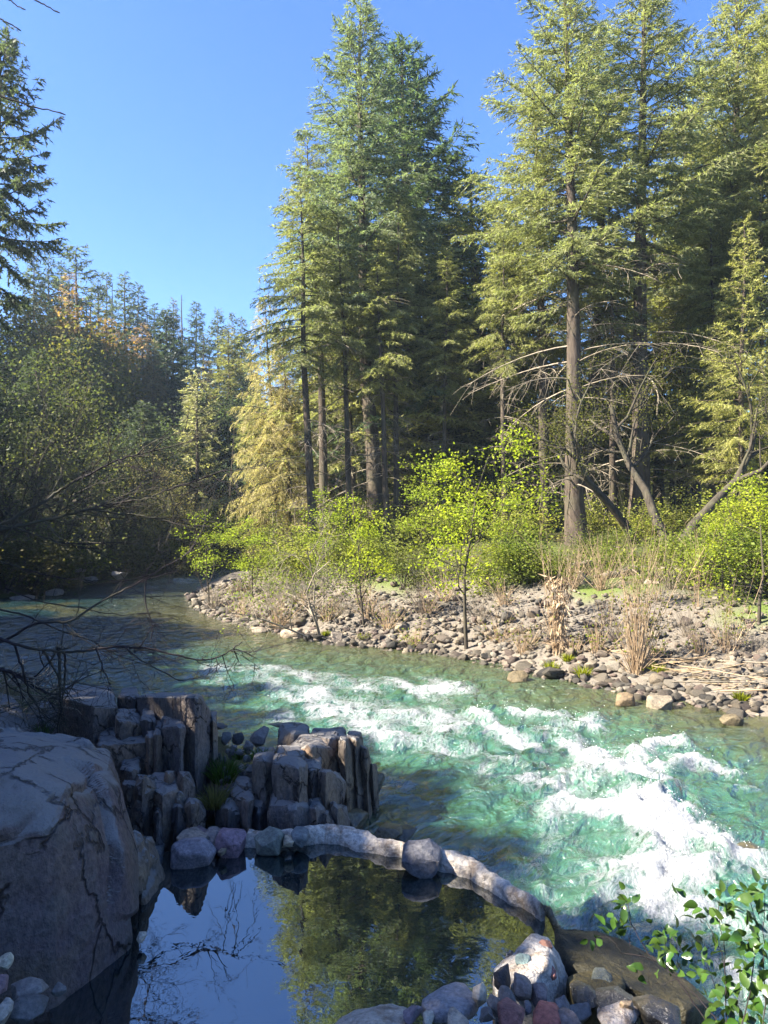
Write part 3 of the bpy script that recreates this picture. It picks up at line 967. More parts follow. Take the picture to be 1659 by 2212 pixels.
def build_loose_stones():
    S = M['stone']
    gr = 'stones lodged between the two outcrops'
    k = 300
    for px, py, d, w, h, col, lab in [
        (566, 1592, 7.7, 74, 46, (0.125, 0.125, 0.145), 'largest grey block at the back of the gap between the outcrops'),
        (514, 1595, 7.8, 34, 34, (0.085, 0.085, 0.10), 'dark square stone left of the largest grey block'),
        (488, 1594, 7.7, 36, 34, (0.13, 0.13, 0.145), 'pale grey stone against the tall outcrop at the back of the gap'),
        (535, 1614, 7.3, 32, 34, (0.15, 0.14, 0.15), 'upright pointed stone in front of the dark square stone'),
        (503, 1634, 7.1, 26, 26, (0.12, 0.11, 0.12), 'small rounded stone left of the grass in the gap'),
        (532, 1641, 6.95, 30, 22, (0.14, 0.14, 0.15), 'flat stone beneath the pointed stone in the gap'),
        (520, 1660, 6.8, 24, 24, (0.17, 0.145, 0.14), 'pinkish stone low in the gap beside the left column'),
        (542, 1660, 6.8, 28, 24, (0.13, 0.13, 0.15), 'blue grey stone low in the gap beside the left column'),
        (476, 1570, 8.0, 44, 16, (0.07, 0.07, 0.085), 'low dark stone at the water behind the gap'),
        (600, 1566, 8.1, 60, 12, (0.17, 0.16, 0.13), 'flat tan stone awash behind the lower outcrop'),
    ]:
        k += 1
        stone('loose_stone', lab, 'stone', px, py, d, w, h, w / FPX * d * 0.9, S, col, k, (0.1, 0.1, k), boxy=1.0, n=14, bevel=0.10)
    tiny = 0
    rng = np.random.default_rng(8)
    for i in range(34):
        px, py = rng.uniform(472, 548), rng.uniform(1612, 1735)
        d = np.interp(py, [1600, 1740], [7.2, 6.35])
        s = rng.uniform(9, 20)
        g = rng.uniform(0.07, 0.15)
        stone('small_stone', 'small dark rubble stone in the grassy gap between the outcrops', 'stone', px, py, d, s * 1.3, s, s / FPX * d, S, (g, g * 0.97, g * 1.05), 400 + i, tuple(rng.uniform(0, 3, 3)),
              'rubble in the gap between the outcrops', boxy=1.0, n=12, bevel=0.1, res=0.05)

    # rounded stones set along the far rim of the pool
    for px, py, d, w, h, dep, col, lab, bx in [
        (412, 1831, 5.60, 118, 48, 0.42, (0.20, 0.185, 0.235), 'large flat lilac grey slab at the far left corner of the pool', 0.9),
        (418, 1806, 5.78, 84, 26, 0.34, (0.24, 0.20, 0.185), 'flat pinkish rock lying on top of the lilac slab', 0.95),
        (424, 1794, 5.95, 62, 18, 0.3, (0.20, 0.15, 0.175), 'thin mauve slab behind the flat pinkish rock', 0.8),
        (458, 1801, 5.86, 54, 26, 0.28, (0.22, 0.19, 0.20), 'pale mauve rock between the pinkish rock and the purple cobble', 0.9),
        (499, 1808, 5.74, 70, 44, 0.26, (0.19, 0.135, 0.19), 'round purple cobble on the far rim of the pool', 0.7),
        (581, 1807, 5.76, 76, 38, 0.24, (0.155, 0.175, 0.175), 'wide grey green cobble in the middle of the far rim', 0.7),
        (644, 1801, 5.80, 54, 26, 0.22, (0.135, 0.155, 0.185), 'small blue grey cobble on the far rim', 0.75),
        (626, 1812, 5.74, 36, 16, 0.14, (0.36, 0.31, 0.26), 'little tan stone wedged under the blue grey cobble', 0.8),
        (334, 1832, 5.75, 56, 28, 0.3, (0.13, 0.13, 0.14), 'dark grey stone beside the lilac slab at the foot of the columns', 0.85),
        (338, 1868, 5.55, 26, 46, 0.2, (0.11, 0.11, 0.13), 'dark upright stone between the lilac slab and the brown rib', 0.8),
        (481, 1836, 5.62, 22, 9, 0.12, (0.20, 0.17, 0.14), 'tiny tan stone under the purple cobble at water level', 0.8),
        (912, 1842, 5.46, 96, 52, 0.30, (0.125, 0.13, 0.165), 'pitted blue black lava cobble on the rim beside the rapids', 0.7),
    ]:
        k += 1
        stone('rim_stone', lab, 'stone', px, py + h * 0.25, d, w, h * 1.5, dep, S, col, k, (0.05, 0.0, 0.08 * (k % 5 - 2)), boxy=bx, n=30 if bx < 0.8 else 18, bevel=0.3 if bx < 0.8 else 0.14, disp=0.04)
    # wet rocks between the pool rim and the river
    for px, py, d, w, h, dep, lab in [
        (766, 1776, 6.7, 70, 62, 0.35, 'brown wet rock at the water side of the lower outcrop'),
        (834, 1798, 6.35, 84, 42, 0.35, 'black wet rock behind the white rim of the pool'),
        (872, 1800, 6.5, 54, 40, 0.3, 'small brown wet rock beside the black wet rock'),
        (812, 1690, 7.6, 40, 60, 0.3, 'mossy wet flake at the river end of the lower outcrop'),
        (1640, 1850, 6.4, 110, 44, 0.5, 'olive green boulder awash in the rapids at the frame edge'),
    ]:
        k += 1
        stone('wet_rock', lab, 'rock', px, py, d, w, h, dep, M['wet'], (1.3, 1.3, 1.2), k, (0.1, 0.1, k), boxy=0.95, n=16, bevel=0.12)


build_loose_stones()


def build_rim():
    """white mineral crust rim round the far and right side of the pool"""
    path = [(530, 1812, 0.06), (565, 1814, 0.05), (606, 1813, 0.06), (668, 1804, 0.10), (705, 1797, 0.13), (745, 1800, 0.13), (790, 1815, 0.12), (830, 1824, 0.09), (868, 1832, 0.09),
            (930, 1850, 0.12), (985, 1862, 0.15), (1030, 1880, 0.13), (1058, 1902, 0.10), (1100, 1922, 0.10), (1138, 1940, 0.08), (1158, 1957, 0.05), (1172, 1972, 0.03)]
    base = G(870, 1832, 0.42)
    r = thing('pool_rim', 'white mineral crusted low wall curving round the far side of the pool', 'wall', base)

    def strip(name, path, z, mat, color, seed, nose=0.03):
        ctr = np.array([[*G(a, b, z)[:2], w] for a, b, w in path])
        t = np.linspace(0, len(ctr) - 1, 140)
        i = np.minimum(t.astype(int), len(ctr) - 2)
        f = (t - i)[:, None]
        f = f * f * (3 - 2 * f) * 0.4 + f * 0.6
        c = ctr[i] * (1 - f) + ctr[i + 1] * f
        tan = unit(np.gradient(c[:, :2], axis=0))
        nrm = np.c_[-tan[:, 1], tan[:, 0]]
        prof = np.array([(-1.0, -0.45), (-1.12, -0.10), (-1.02, -0.02), (-0.8, 0.035), (-0.35, 0.06), (0.1, 0.066), (0.55, 0.045), (0.9, -0.01), (1.2, -0.10), (1.5, -0.30), (1.7, -0.5)])
        nn = len(prof)
        V = np.zeros((len(c), nn, 3))
        for k, (o, h) in enumerate(prof):
            V[:, k, :2] = c[:, :2] + nrm * (o * c[:, 2:3] * 0.62)
            V[:, k, 2] = z + h
        V = V.reshape(-1, 3)
        V[:, 2] += 0.045 * fbm(V * 3.6, seed, 4) + 0.022 * fbm(V * 16, seed + 3, 3)
        V[:, :2] += (0.045 * fbm(V * 6.0, seed + 6, 3))[:, None]
        a, b = np.meshgrid(np.arange(len(c) - 1), np.arange(nn - 1), indexing='ij')
        q = (a * nn + b).ravel()
        F = np.stack([q, q + nn, q + nn + 1, q + 1], 1)
        for e in (0, len(c) - 1):
            m = V[e * nn:(e + 1) * nn].mean(0)
            V = np.r_[V, [m]]
            q = np.arange(e * nn, (e + 1) * nn - 1)
            F = np.r_[F, np.stack([q, q + 1, np.full(nn - 1, len(V) - 1), np.full(nn - 1, len(V) - 1)], 1)]
        VT = np.array(F)
        tri = np.r_[VT[:, [0, 1, 2]], VT[:-2 * (nn - 1)][:, [0, 2, 3]]]
        return link(name, make_mesh(name, V - np.array(base), tri, mat, True), r, None, color)
    strip('crust', path, 0.40, M['crust'], (1.15, 1.12, 1.08), 31)
    strip('spillway', [(1150, 1952, 0.03), (1180, 1978, 0.05), (1202, 2015, 0.05), (1214, 2060, 0.05), (1228, 2105, 0.06), (1240, 2150, 0.08)], 0.31, M['wet'], (2.2, 1.9, 1.2), 47)
    for px, py, d, w, h, dep, sd in []:
        c = W(px, py, d)
        ww, hh = w / FPX * d, h / FPX * d
        me = rock_mesh('crust_lump', egg_pts((ww, dep, hh), 500 + sd, 22, 0.85), 0.03, 0.018, 7, sd, 0.02, M['crust'])
        o = link('crust_lump', me, r, c - base, (1, 1, 1))
        o.rotation_euler = (0, 0.12, -0.15)


build_rim()


def build_near_stones():
    S, C = M['stone'], M['crust']
    base = W(1150, 2100, 3.9)
    mass = thing('mortared_mound', 'white mortar mound studded with red and teal stones at the right pool edge', 'wall', base)
    pts = [(1062, 2088, 4.0), (1105, 2052, 4.1), (1152, 2016, 4.25), (1182, 2020, 4.3), (1210, 2062, 4.2), (1224, 2115, 4.05), (1190, 2150, 3.8), (1140, 2150, 3.7), (1085, 2125, 3.8), (1130, 2200, 3.8), (1230, 2180, 4.0),
           (1180, 2080, 3.85), (1120, 2085, 3.85)]
    PP = [W(*p) for p in pts] + [Vector((0.9, 4.25, 0.1)), Vector((0.55, 3.9, 0.1)), Vector((1.05, 3.8, 0.1))]
    link('mortar', rock_mesh('mortar', [p - base for p in PP], 0.022, 0.03, 6, 11, 0.03, C), mass, None, (1.05, 1.05, 1.05))
    k = 600
    for px, py, d, w, h, dep, col, bx, lab in [
        (1178, 2046, 4.12, 34, 32, 0.08, (0.27, 0.15, 0.13), 0.9, 'red brown stone'),
        (1129, 2080, 3.90, 50, 32, 0.10, (0.13, 0.19, 0.22), 0.75, 'teal oval stone'),
        (1188, 2106, 3.86, 26, 46, 0.09, (0.22, 0.11, 0.11), 0.85, 'dark red stone'),
    ]:
        k += 1
        o = stone('stone', None, None, px, py, d, w, h, dep, S, col, k, (0.3, 0.1, 0.2), boxy=bx, parent=mass, n=24, bevel=0.22)
        o.location = W(px, py, d) - base
        o['label'] = lab + ' set in the white mortar'
    for px, py, d, w, h, dep, col, bx, lab in [
        (1085, 2110, 3.72, 44, 54, 0.16, (0.035, 0.035, 0.045), 0.7, 'black glossy round stone on the pool side of the mortar mound'),
        (1126, 2130, 3.62, 50, 48, 0.14, (0.17, 0.15, 0.165), 0.85, 'grey pointed stone under the teal stone'),
        (1166, 2152, 3.62, 42, 56, 0.14, (0.15, 0.13, 0.155), 0.85, 'purple grey stone right of the pointed stone'),
        (1094, 2158, 3.52, 44, 40, 0.14, (0.12, 0.12, 0.145), 0.8, 'dark grey wet cobble below the black round stone'),
        (1070, 2172, 3.46, 34, 40, 0.12, (0.14, 0.14, 0.16), 0.85, 'small grey stone between the flat slab and the red cobbles'),
        (1102, 2194, 3.38, 72, 40, 0.18, (0.22, 0.105, 0.105), 0.75, 'left one of two dull red cobbles at the bottom edge'),
        (1182, 2200, 3.38, 72, 42, 0.20, (0.27, 0.10, 0.09), 0.75, 'right and brighter one of two dull red cobbles'),
        (1140, 2178, 3.44, 22, 20, 0.08, (0.10, 0.10, 0.13), 0.7, 'small round blue stone between the two red cobbles'),
        (1210, 2172, 3.55, 48, 50, 0.16, (0.12, 0.12, 0.15), 0.9, 'dark angular stone behind the brighter red cobble'),
        (1250, 2180, 3.6, 60, 46, 0.18, (0.11, 0.12, 0.15), 0.95, 'blue grey angular stone beside the second white lump'),
        (1262, 2150, 3.75, 62, 44, 0.2, (0.13, 0.135, 0.15), 0.85, 'smooth grey stone at the edge of the wet ledge'),
        (1228, 2208, 3.36, 60, 36, 0.16, (0.14, 0.12, 0.14), 0.85, 'dark purple stone cut by the bottom edge right of the red cobbles'),
        (1036, 2148, 3.56, 38, 46, 0.14, (0.42, 0.37, 0.33), 1.0, 'rough cream stone at the right end of the flat slab'),
        (893, 2188, 3.40, 46, 34, 0.14, (0.18, 0.15, 0.20), 0.9, 'small purple stone between the cream rock and the flat slab'),
        (925, 2200, 3.36, 30, 26, 0.1, (0.40, 0.37, 0.35), 0.9, 'little pale stone in front of the flat slab'),
        (985, 2205, 3.34, 70, 26, 0.16, (0.30, 0.26, 0.24), 0.95, 'brownish rock under the front of the flat slab'),
        (1052, 2200, 3.36, 34, 40, 0.12, (0.13, 0.13, 0.15), 0.9, 'grey upright stone left of the red cobbles'),
        (1300, 2130, 3.9, 84, 34, 0.26, (0.10, 0.13, 0.19), 0.8, 'flat blue wet stone on the dark ledge'),
        (1340, 2170, 3.6, 110, 60, 0.3, (0.09, 0.095, 0.12), 0.9, 'dark mottled wet rock under the leafy shrub'),
        (1420, 2195, 3.5, 120, 60, 0.3, (0.10, 0.105, 0.13), 0.9, 'lower dark wet rock at the foot of the leafy shrub'),
    ]:
        k += 1
        stone('near_stone', lab, 'stone', px, py, d, w, h, dep, M['wet'] if 'wet' in lab and 'cobble' not in lab else S, tuple(np.array(col) * (9 if ('wet' in lab and 'cobble' not in lab) else 1)), k,
              (0.2, 0.1, 0.1 * (k % 7 - 3)), boxy=bx, n=22 if bx < 0.9 else 16, bevel=0.25 if bx < 0.8 else 0.12)
    # the flat topped slab and the cream rock at the bottom edge
    for nm, lab, pts, mat, col, sd in [
        ('near_slab', 'flat topped lilac grey slab tilted at the near edge of the pool',
         [(909, 2156, 3.6), (985, 2119, 3.75), (1006, 2122, 3.78), (1038, 2160, 3.6), (1000, 2184, 3.42), (930, 2184, 3.42), (912, 2172, 3.5), (1036, 2190, 3.55), (998, 2216, 3.40), (935, 2212, 3.40), (912, 2200, 3.6), (985, 2180, 3.85)], S, (0.27, 0.265, 0.285), 5),
        ('cream_rock', 'rough cream coloured crusty rock at the bottom edge of the picture',
         [(722, 2216, 3.45), (760, 2188, 3.55), (838, 2163, 3.6), (880, 2170, 3.6), (888, 2188, 3.5), (860, 2200, 3.4), (790, 2200, 3.38), (725, 2240, 3.3), (880, 2240, 3.3), (800, 2240, 3.25), (850, 2200, 3.7)], C, (1.05, 0.98, 0.9), 6),
        ('white_lump', 'white mortar lump with a tan chip at the foot of the leafy shrub',
         [(1286, 2190, 3.55), (1305, 2164, 3.65), (1330, 2152, 3.7), (1368, 2160, 3.7), (1384, 2178, 3.6), (1372, 2215, 3.4), (1300, 2220, 3.4), (1330, 2230, 3.35), (1350, 2180, 3.48), (1340, 2190, 3.85)], C, (1.15, 1.12, 1.12), 7),
        ('wet_ledge', 'broad dark wet rock ledge with a pale rim beside the foaming water',
         [(1198, 2004, 4.55), (1240, 1998, 4.6), (1290, 2008, 4.6), (1350, 2038, 4.5), (1420, 2070, 4.4), (1500, 2130, 4.1), (1540, 2165, 4.0), (1480, 2180, 3.8), (1330, 2120, 3.95), (1240, 2090, 4.1), (1205, 2060, 4.3), (1250, 2150, 4.2), (1500, 2200, 4.1), (1400, 2170, 4.0)], M['dark_wet'], (0.8, 0.8, 0.7), 8),
        ('wet_ledge', 'lower wet ledge with a yellowish foamy edge under the blue stone',
         [(1225, 2110, 3.95), (1290, 2090, 4.1), (1345, 2105, 4.0), (1350, 2130, 3.9), (1290, 2150, 3.75), (1240, 2140, 3.75), (1260, 2180, 3.9), (1340, 2170, 3.9)], M['dark_wet'], (1.3, 1.2, 0.8), 9),
    ]:
        PP = [W(*p) for p in pts]
        b = sum(PP, Vector()) / len(PP)
        if nm == 'wet_ledge':
            PP += [Vector((p.x, p.y, 0.0)) for p in PP]
        me = rock_mesh(nm, [p - b for p in PP], 0.05 if nm == 'wet_ledge' else 0.028, 0.014 if nm == 'near_slab' else 0.028, 5, sd, 0.018, mat)
        o = link(nm, me, None, b, col)
        tag(o, lab, 'rock')
        if nm == 'white_lump':
            q = stone('chip', None, None, 1355, 2176, 3.5, 34, 18, 0.08, S, (0.30, 0.23, 0.17), 77, (0.3, 0, 0.1), parent=o, n=14, bevel=0.1)
            q.location = W(1355, 2174, 3.5) - b
    # bottom left corner
    for px, py, d, w, h, dep, rz, col, lab in [
        (60, 2138, 3.62, 94, 40, 0.16, -0.12, (0.17, 0.165, 0.18), 'smooth oval grey stone at the foot of the boulder in the left corner'),
        (12, 2076, 3.72, 34, 34, 0.08, 0, (0.42, 0.39, 0.34), 'pale round pebble ball at the left edge below the boulder'),
        (4, 2128, 3.55, 24, 44, 0.1, 0, (0.20, 0.14, 0.17), 'small mauve stone at the left edge beside the oval stone'),
        (60, 2176, 3.5, 84, 40, 0.2, 0.1, (0.10, 0.105, 0.12), 'dark wet looking stone under the oval stone'),
        (130, 2136, 3.75, 36, 20, 0.1, 0, (0.12, 0.125, 0.14), 'little dark stone right of the oval stone'),
        (6, 2190, 3.4, 44, 50, 0.16, 0, (0.28, 0.27, 0.27), 'pale crusty stone in the bottom left corner'),
        (306, 2024, 4.50, 22, 22, 0.09, 0, (0.40, 0.37, 0.35), 'small white chip of stone at the waterline of the boulder'),
    ]:
        k += 1
        stone('corner_stone', lab, 'stone', px, py, d, w, h, dep, S, col, k, (0, rz, 0.1), n=30, bevel=0.3)


build_near_stones()

# ------------------------------------------------------------------ trees
KINDS = {}       # kind -> dict of shared meshes and the height they were grown at


def curve_pts(p0, d0, L, droop, n, rng, wob=0.05):
    s = np.linspace(0, 1, n)[:, None]
    side = unit(np.cross(d0, np.array([0, 0, 1.0])) + 1e-6)
    p = p0 + d0 * L * s + np.array([0, 0, -1.0]) * (droop * L) * s ** 2 + side * (wob * L * rng.normal()) * s ** 2
    return p


def grow_conifer(kind, seed, H, cb, R, nb, r0, sp=0.23, spw=0.023, step=0.040, top_el=0.85, low_el=-0.15, droop=0.18, dens=1.0, dead=0, dead_from=0.15, gap=0.12,
                 shape=0.8, upturn=0.0, hang=0.45, lean=0.0, clump=1.0, side_bias=0.0, belly=0.18):
    rng = np.random.default_rng(seed)
    n = 14
    t = np.linspace(0, 1, n)
    wob = np.c_[fbm(np.c_[t * 2.2, t * 0 + seed], seed, 2), fbm(np.c_[t * 2.2, t * 0 + seed + 9], seed + 1, 2)] * 0.012 * H
    wob -= wob[0]
    tp = np.c_[wob[:, 0], wob[:, 1], t * H]
    tr = r0 * (1 - t) ** 0.85 + 0.012
    tr[0] *= 1.35
    tr[1] *= 1.08
    trunk = tubes([(tp, tr)], 9)

    def axis(z):
        return np.array([np.interp(z, tp[:, 2], tp[:, 0]), np.interp(z, tp[:, 2], tp[:, 1]), z])
    wood, deadw, P, D, Ls = [], [], [], [], []
    ang = rng.uniform(0, 6.28)
    for i in range(nb):
        q = (i + rng.random()) / nb
        q = q ** 0.92
        ang += 2.4 + rng.normal(0, 0.35)
        if rng.random() < gap and q < 0.93:
            continue
        z = H * (cb + (1 - cb) * q)
        prof = min(1.0, 0.45 + q / belly * 0.55) * (1 - q) ** shape
        L = R * prof * rng.uniform(0.62, 1.12) * (1 + side_bias * math.cos(ang)) + 0.18
        el = low_el + (top_el - low_el) * q ** 1.3 + rng.normal(0, 0.08)
        d0 = np.array([math.cos(ang) * math.cos(el), math.sin(ang) * math.cos(el), math.sin(el)])
        m = 7
        bp = curve_pts(axis(z), d0, L, droop * (1 - 0.6 * q), m, rng)
        if upturn:
            bp[:, 2] += upturn * L * np.linspace(0, 1, m) ** 3
        br = (0.010 + 0.0115 * L) * np.linspace(1, 0.15, m)
        wood.append((bp, br))
        # branchlets
        nl = max(4, int(L / 0.085 * dens))
        s = np.sort(rng.uniform(0.12, 1.0, nl))
        pos = np.stack([np.interp(s, np.linspace(0, 1, m), bp[:, k]) for k in range(3)], 1)
        tang = unit(np.stack([np.interp(s, np.linspace(0, 1, m), np.gradient(bp[:, k])) for k in range(3)], 1))
        side = unit(np.cross(tang, [0, 0, 1.0]))
        sg = np.where(rng.random(nl) < 0.5, 1, -1)[:, None]
        a = rng.uniform(0.55, 1.15, nl)[:, None]
        bd = unit(tang * np.cos(a) + side * sg * np.sin(a) + np.array([0, 0, -1.0]) * hang * rng.uniform(0.3, 1.2, (nl, 1)))
        bl = (0.32 + 0.40 * L * (1 - s) ** 0.8) * rng.uniform(0.6, 1.2, nl)
        bl = np.minimum(bl, 1.25) * clump
        ns = np.maximum(2, (bl / step).astype(int))
        idx = np.repeat(np.arange(nl), ns)
        f = (np.concatenate([np.arange(x) for x in ns]) + rng.random(len(idx))) / ns[idx]
        pp = pos[idx] + bd[idx] * (bl[idx] * f)[:, None] + np.array([0, 0, -1.0]) * (0.25 * hang * bl[idx] * f ** 2)[:, None]
        dd = unit(bd[idx] * 0.9 + rng.normal(0, 0.55, (len(idx), 3)) + np.array([0, 0, -0.35 * hang]))
        P.append(pp)
        D.append(dd)
        Ls.append(sp * rng.uniform(0.6, 1.3, len(idx)) * (0.75 + 0.25 * (1 - f)))
        for j in rng.choice(nl, min(nl, 2), replace=False):
            if bl[j] > 0.4:
                wood.append((np.stack([pos[j], pos[j] + bd[j] * bl[j] * 0.5, pos[j] + bd[j] * bl[j] + [0, 0, -0.1 * bl[j]]]), np.array([0.010, 0.007, 0.003])))
    for i in range(dead):
        z = H * rng.uniform(dead_from, cb + 0.12)
        an = rng.uniform(0, 6.28)
        L = R * rng.uniform(0.25, 0.85)
        el = rng.uniform(-0.25, 0.35)
        d0 = np.array([math.cos(an) * math.cos(el), math.sin(an) * math.cos(el), math.sin(el)])
        bp = curve_pts(axis(z), d0, L, 0.30, 7, rng, 0.15)
        deadw.append((bp, 0.007 + 0.010 * L * np.linspace(1, 0.1, 7)))
        for j in range(int(3 + L * 3)):
            s = rng.uniform(0.25, 0.95)
            p0 = np.array([np.interp(s, np.linspace(0, 1, 7), bp[:, k]) for k in range(3)])
            sd = unit(d0 * 0.6 + rng.normal(0, 0.6, 3) + [0, 0, -0.35])
            l = rng.uniform(0.15, 0.55) * (0.4 + 0.5 * L)
            tpn = curve_pts(p0, sd, l, 0.3, 4, rng, 0.2)
            deadw.append((tpn, 0.006 * np.linspace(1, 0.35, 4) + 0.0025))
    P, D, Ls = np.concatenate(P), np.concatenate(D), np.concatenate(Ls)
    V, F = spikes(P, D, Ls, Ls * rng.uniform(0.6, 1.4, len(Ls)) * (spw / sp), rng)
    k = {'H': H, 'parts': []}
    k['parts'].append(('trunk', make_mesh('trunk', *trunk, M['bark'], True)))
    if wood:
        k['parts'].append(('branches', make_mesh('branches', *tubes(wood, 3), M['bark'])))
    if deadw:
        k['parts'].append(('dead_branches', make_mesh('dead_branches', *tubes(deadw, 3), M['dead'])))
    k['parts'].append(('crown', make_mesh('crown', V, F, M['needle'])))
    KINDS[kind] = k


def grow_broadleaf(kind, seed, H, stems, r0, spread, leaf, nleaf, crown_from=0.25, lean=(0, 0), mat='leaf', bark='bark_oak', levels=3, clumpr=0.35, up=0.55, twig_r=0.006, bare=0.0, straight=False, per=None):
    """recursive limbs, leaves gathered in clumps round the outer twigs"""
    rng = np.random.default_rng(seed)
    wood, tips = [], []

    def limb(p0, d, L, r, lev):
        n = 6 if lev < 2 else 4
        pts = [np.array(p0, float)]
        dd = np.array(d, float)
        for k in range(n - 1):
            dd = unit(dd + rng.normal(0, 0.10 if straight and lev == 0 else 0.22, 3) + np.array([0, 0, (0.10 if lev else 0.05)]))
            pts.append(pts[-1] + dd * L / (n - 1))
        pts = np.array(pts)
        rad = r * np.linspace(1, 0.12 if straight and lev == 0 else (0.45 if lev < levels else 0.25), n)
        wood.append((pts, rad))
        if lev >= levels:
            tips.append(pts[-1])
            tips.append(pts[-2])
            return
        if lev >= levels - 1:
            tips.append(pts[-1])
        kids = {0: 9 if straight else 5, 1: 5, 2: 4}.get(lev, 3)
        for k in range(kids):
            s = rng.uniform(crown_from if lev == 0 else 0.25, 1.0)
            if straight and lev == 0:
                s = crown_from + (1 - crown_from) * (k + rng.random()) / kids
            i = min(int(s * (n - 1)), n - 2)
            f = s * (n - 1) - i
            p = pts[i] * (1 - f) + pts[i + 1] * f
            an = rng.uniform(0, 6.28)
            base = unit(pts[i + 1] - pts[i])
            sidev = unit(np.cross(base, [math.cos(an), math.sin(an), 0.3]))
            nd = unit(base * up + sidev * rng.uniform(0.6, 1.1) + np.array([0, 0, 0.12]))
            l = L * rng.uniform(0.42, 0.7) * ((1.15 - 0.6 * s) if straight and lev == 0 else 1.0) * (spread if lev == 0 else 1)
            limb(p, nd, l, max(twig_r, rad[i] * rng.uniform(0.4, 0.65)), lev + 1)
    for sidx in range(stems):
        a = rng.uniform(0, 6.28)
        o = 0.0 if stems == 1 else 0.35
        d = unit(np.array([lean[0] + (0.32 * math.cos(a) if stems > 1 else 0), lean[1] + (0.32 * math.sin(a) if stems > 1 else 0), 1.0]))
        limb([o * math.cos(a) * r0 * 3, o * math.sin(a) * r0 * 3, 0], d, H * rng.uniform(0.62, 0.78) if not straight else H * 0.97, r0 * (1 if stems == 1 else 0.75), 0)
    tips = np.array(tips)
    zmax = max(tips[:, 2].max(), 0.1)
    k = {'H': zmax, 'parts': []}
    k['parts'].append(('trunk', make_mesh('trunk', *tubes([w for w in wood[:]], 5), M[bark], True)))
    if nleaf:
        keep = tips[rng.random(len(tips)) > bare]
        idx = rng.integers(0, len(keep), nleaf)
        off = rng.normal(0, 1, (nleaf, 3)) * clumpr * np.array([1, 1, 0.7]) * 0.6
        P = keep[idx] + off
        D = unit(rng.normal(0, 1, (nleaf, 3)) * np.array([1, 1, 0.55]) + off / clumpr * 0.8)
        L = leaf * rng.uniform(0.6, 1.35, nleaf)
        V, F = sprays(P, D, L, L * rng.uniform(0.26, 0.42, nleaf), rng, 0.15)
        k['parts'].append(('crown', make_mesh('crown', V, F, M[mat])))
    KINDS[kind] = k


def grow_snag(kind, seed, H, r0, nb):
    rng = np.random.default_rng(seed)
    t = np.linspace(0, 1, 9)
    tp = np.c_[0.01 * H * fbm(np.c_[t * 3, t], seed, 2), 0.01 * H * fbm(np.c_[t * 3, t], seed + 1, 2), t * H]
    lines = []
    for i in range(nb):
        z = H * rng.uniform(0.25, 0.98)
        an = rng.uniform(0, 6.28)
        L = H * 0.11 * rng.uniform(0.3, 1.1) * (1.15 - z / H)
        bp = curve_pts(np.array([0, 0, z]), np.array([math.cos(an), math.sin(an), 0.15]), L, 0.25, 5, rng, 0.2)
        lines.append((bp, 0.035 * np.linspace(1, 0.2, 5)))
    KINDS[kind] = {'H': H, 'parts': [('trunk', make_mesh('trunk', *tubes([(tp, r0 * (1 - t) + 0.03)], 6), M['bark'], True)),
                                     ('dead_branches', make_mesh('dead_branches', *tubes(lines, 3), M['bark']))]}


def plant(kind, name, label, cat, loc, H, rotz=0.0, tilt=(0, 0), color=(0.06, 0.08, 0.03), group=None, wide=1.0, colors=None):
    k = KINDS[kind]
    s = H / k['H']
    t = thing(name, label, cat, loc, (tilt[1], tilt[0], 0), (s * wide, s * wide, s), group)
    # lean the thing: tilt[0] about Y (towards +x), tilt[1] about X (towards -y)
    t.rotation_euler = (Matrix.Rotation(tilt[0], 4, 'Y') @ Matrix.Rotation(tilt[1], 4, 'X') @ Matrix.Rotation(rotz, 4, 'Z')).to_euler()
    for pn, me in k['parts']:
        link(pn, me, t, None, color if pn in ('crown', 'leaves') else (1, 1, 1))
    return t


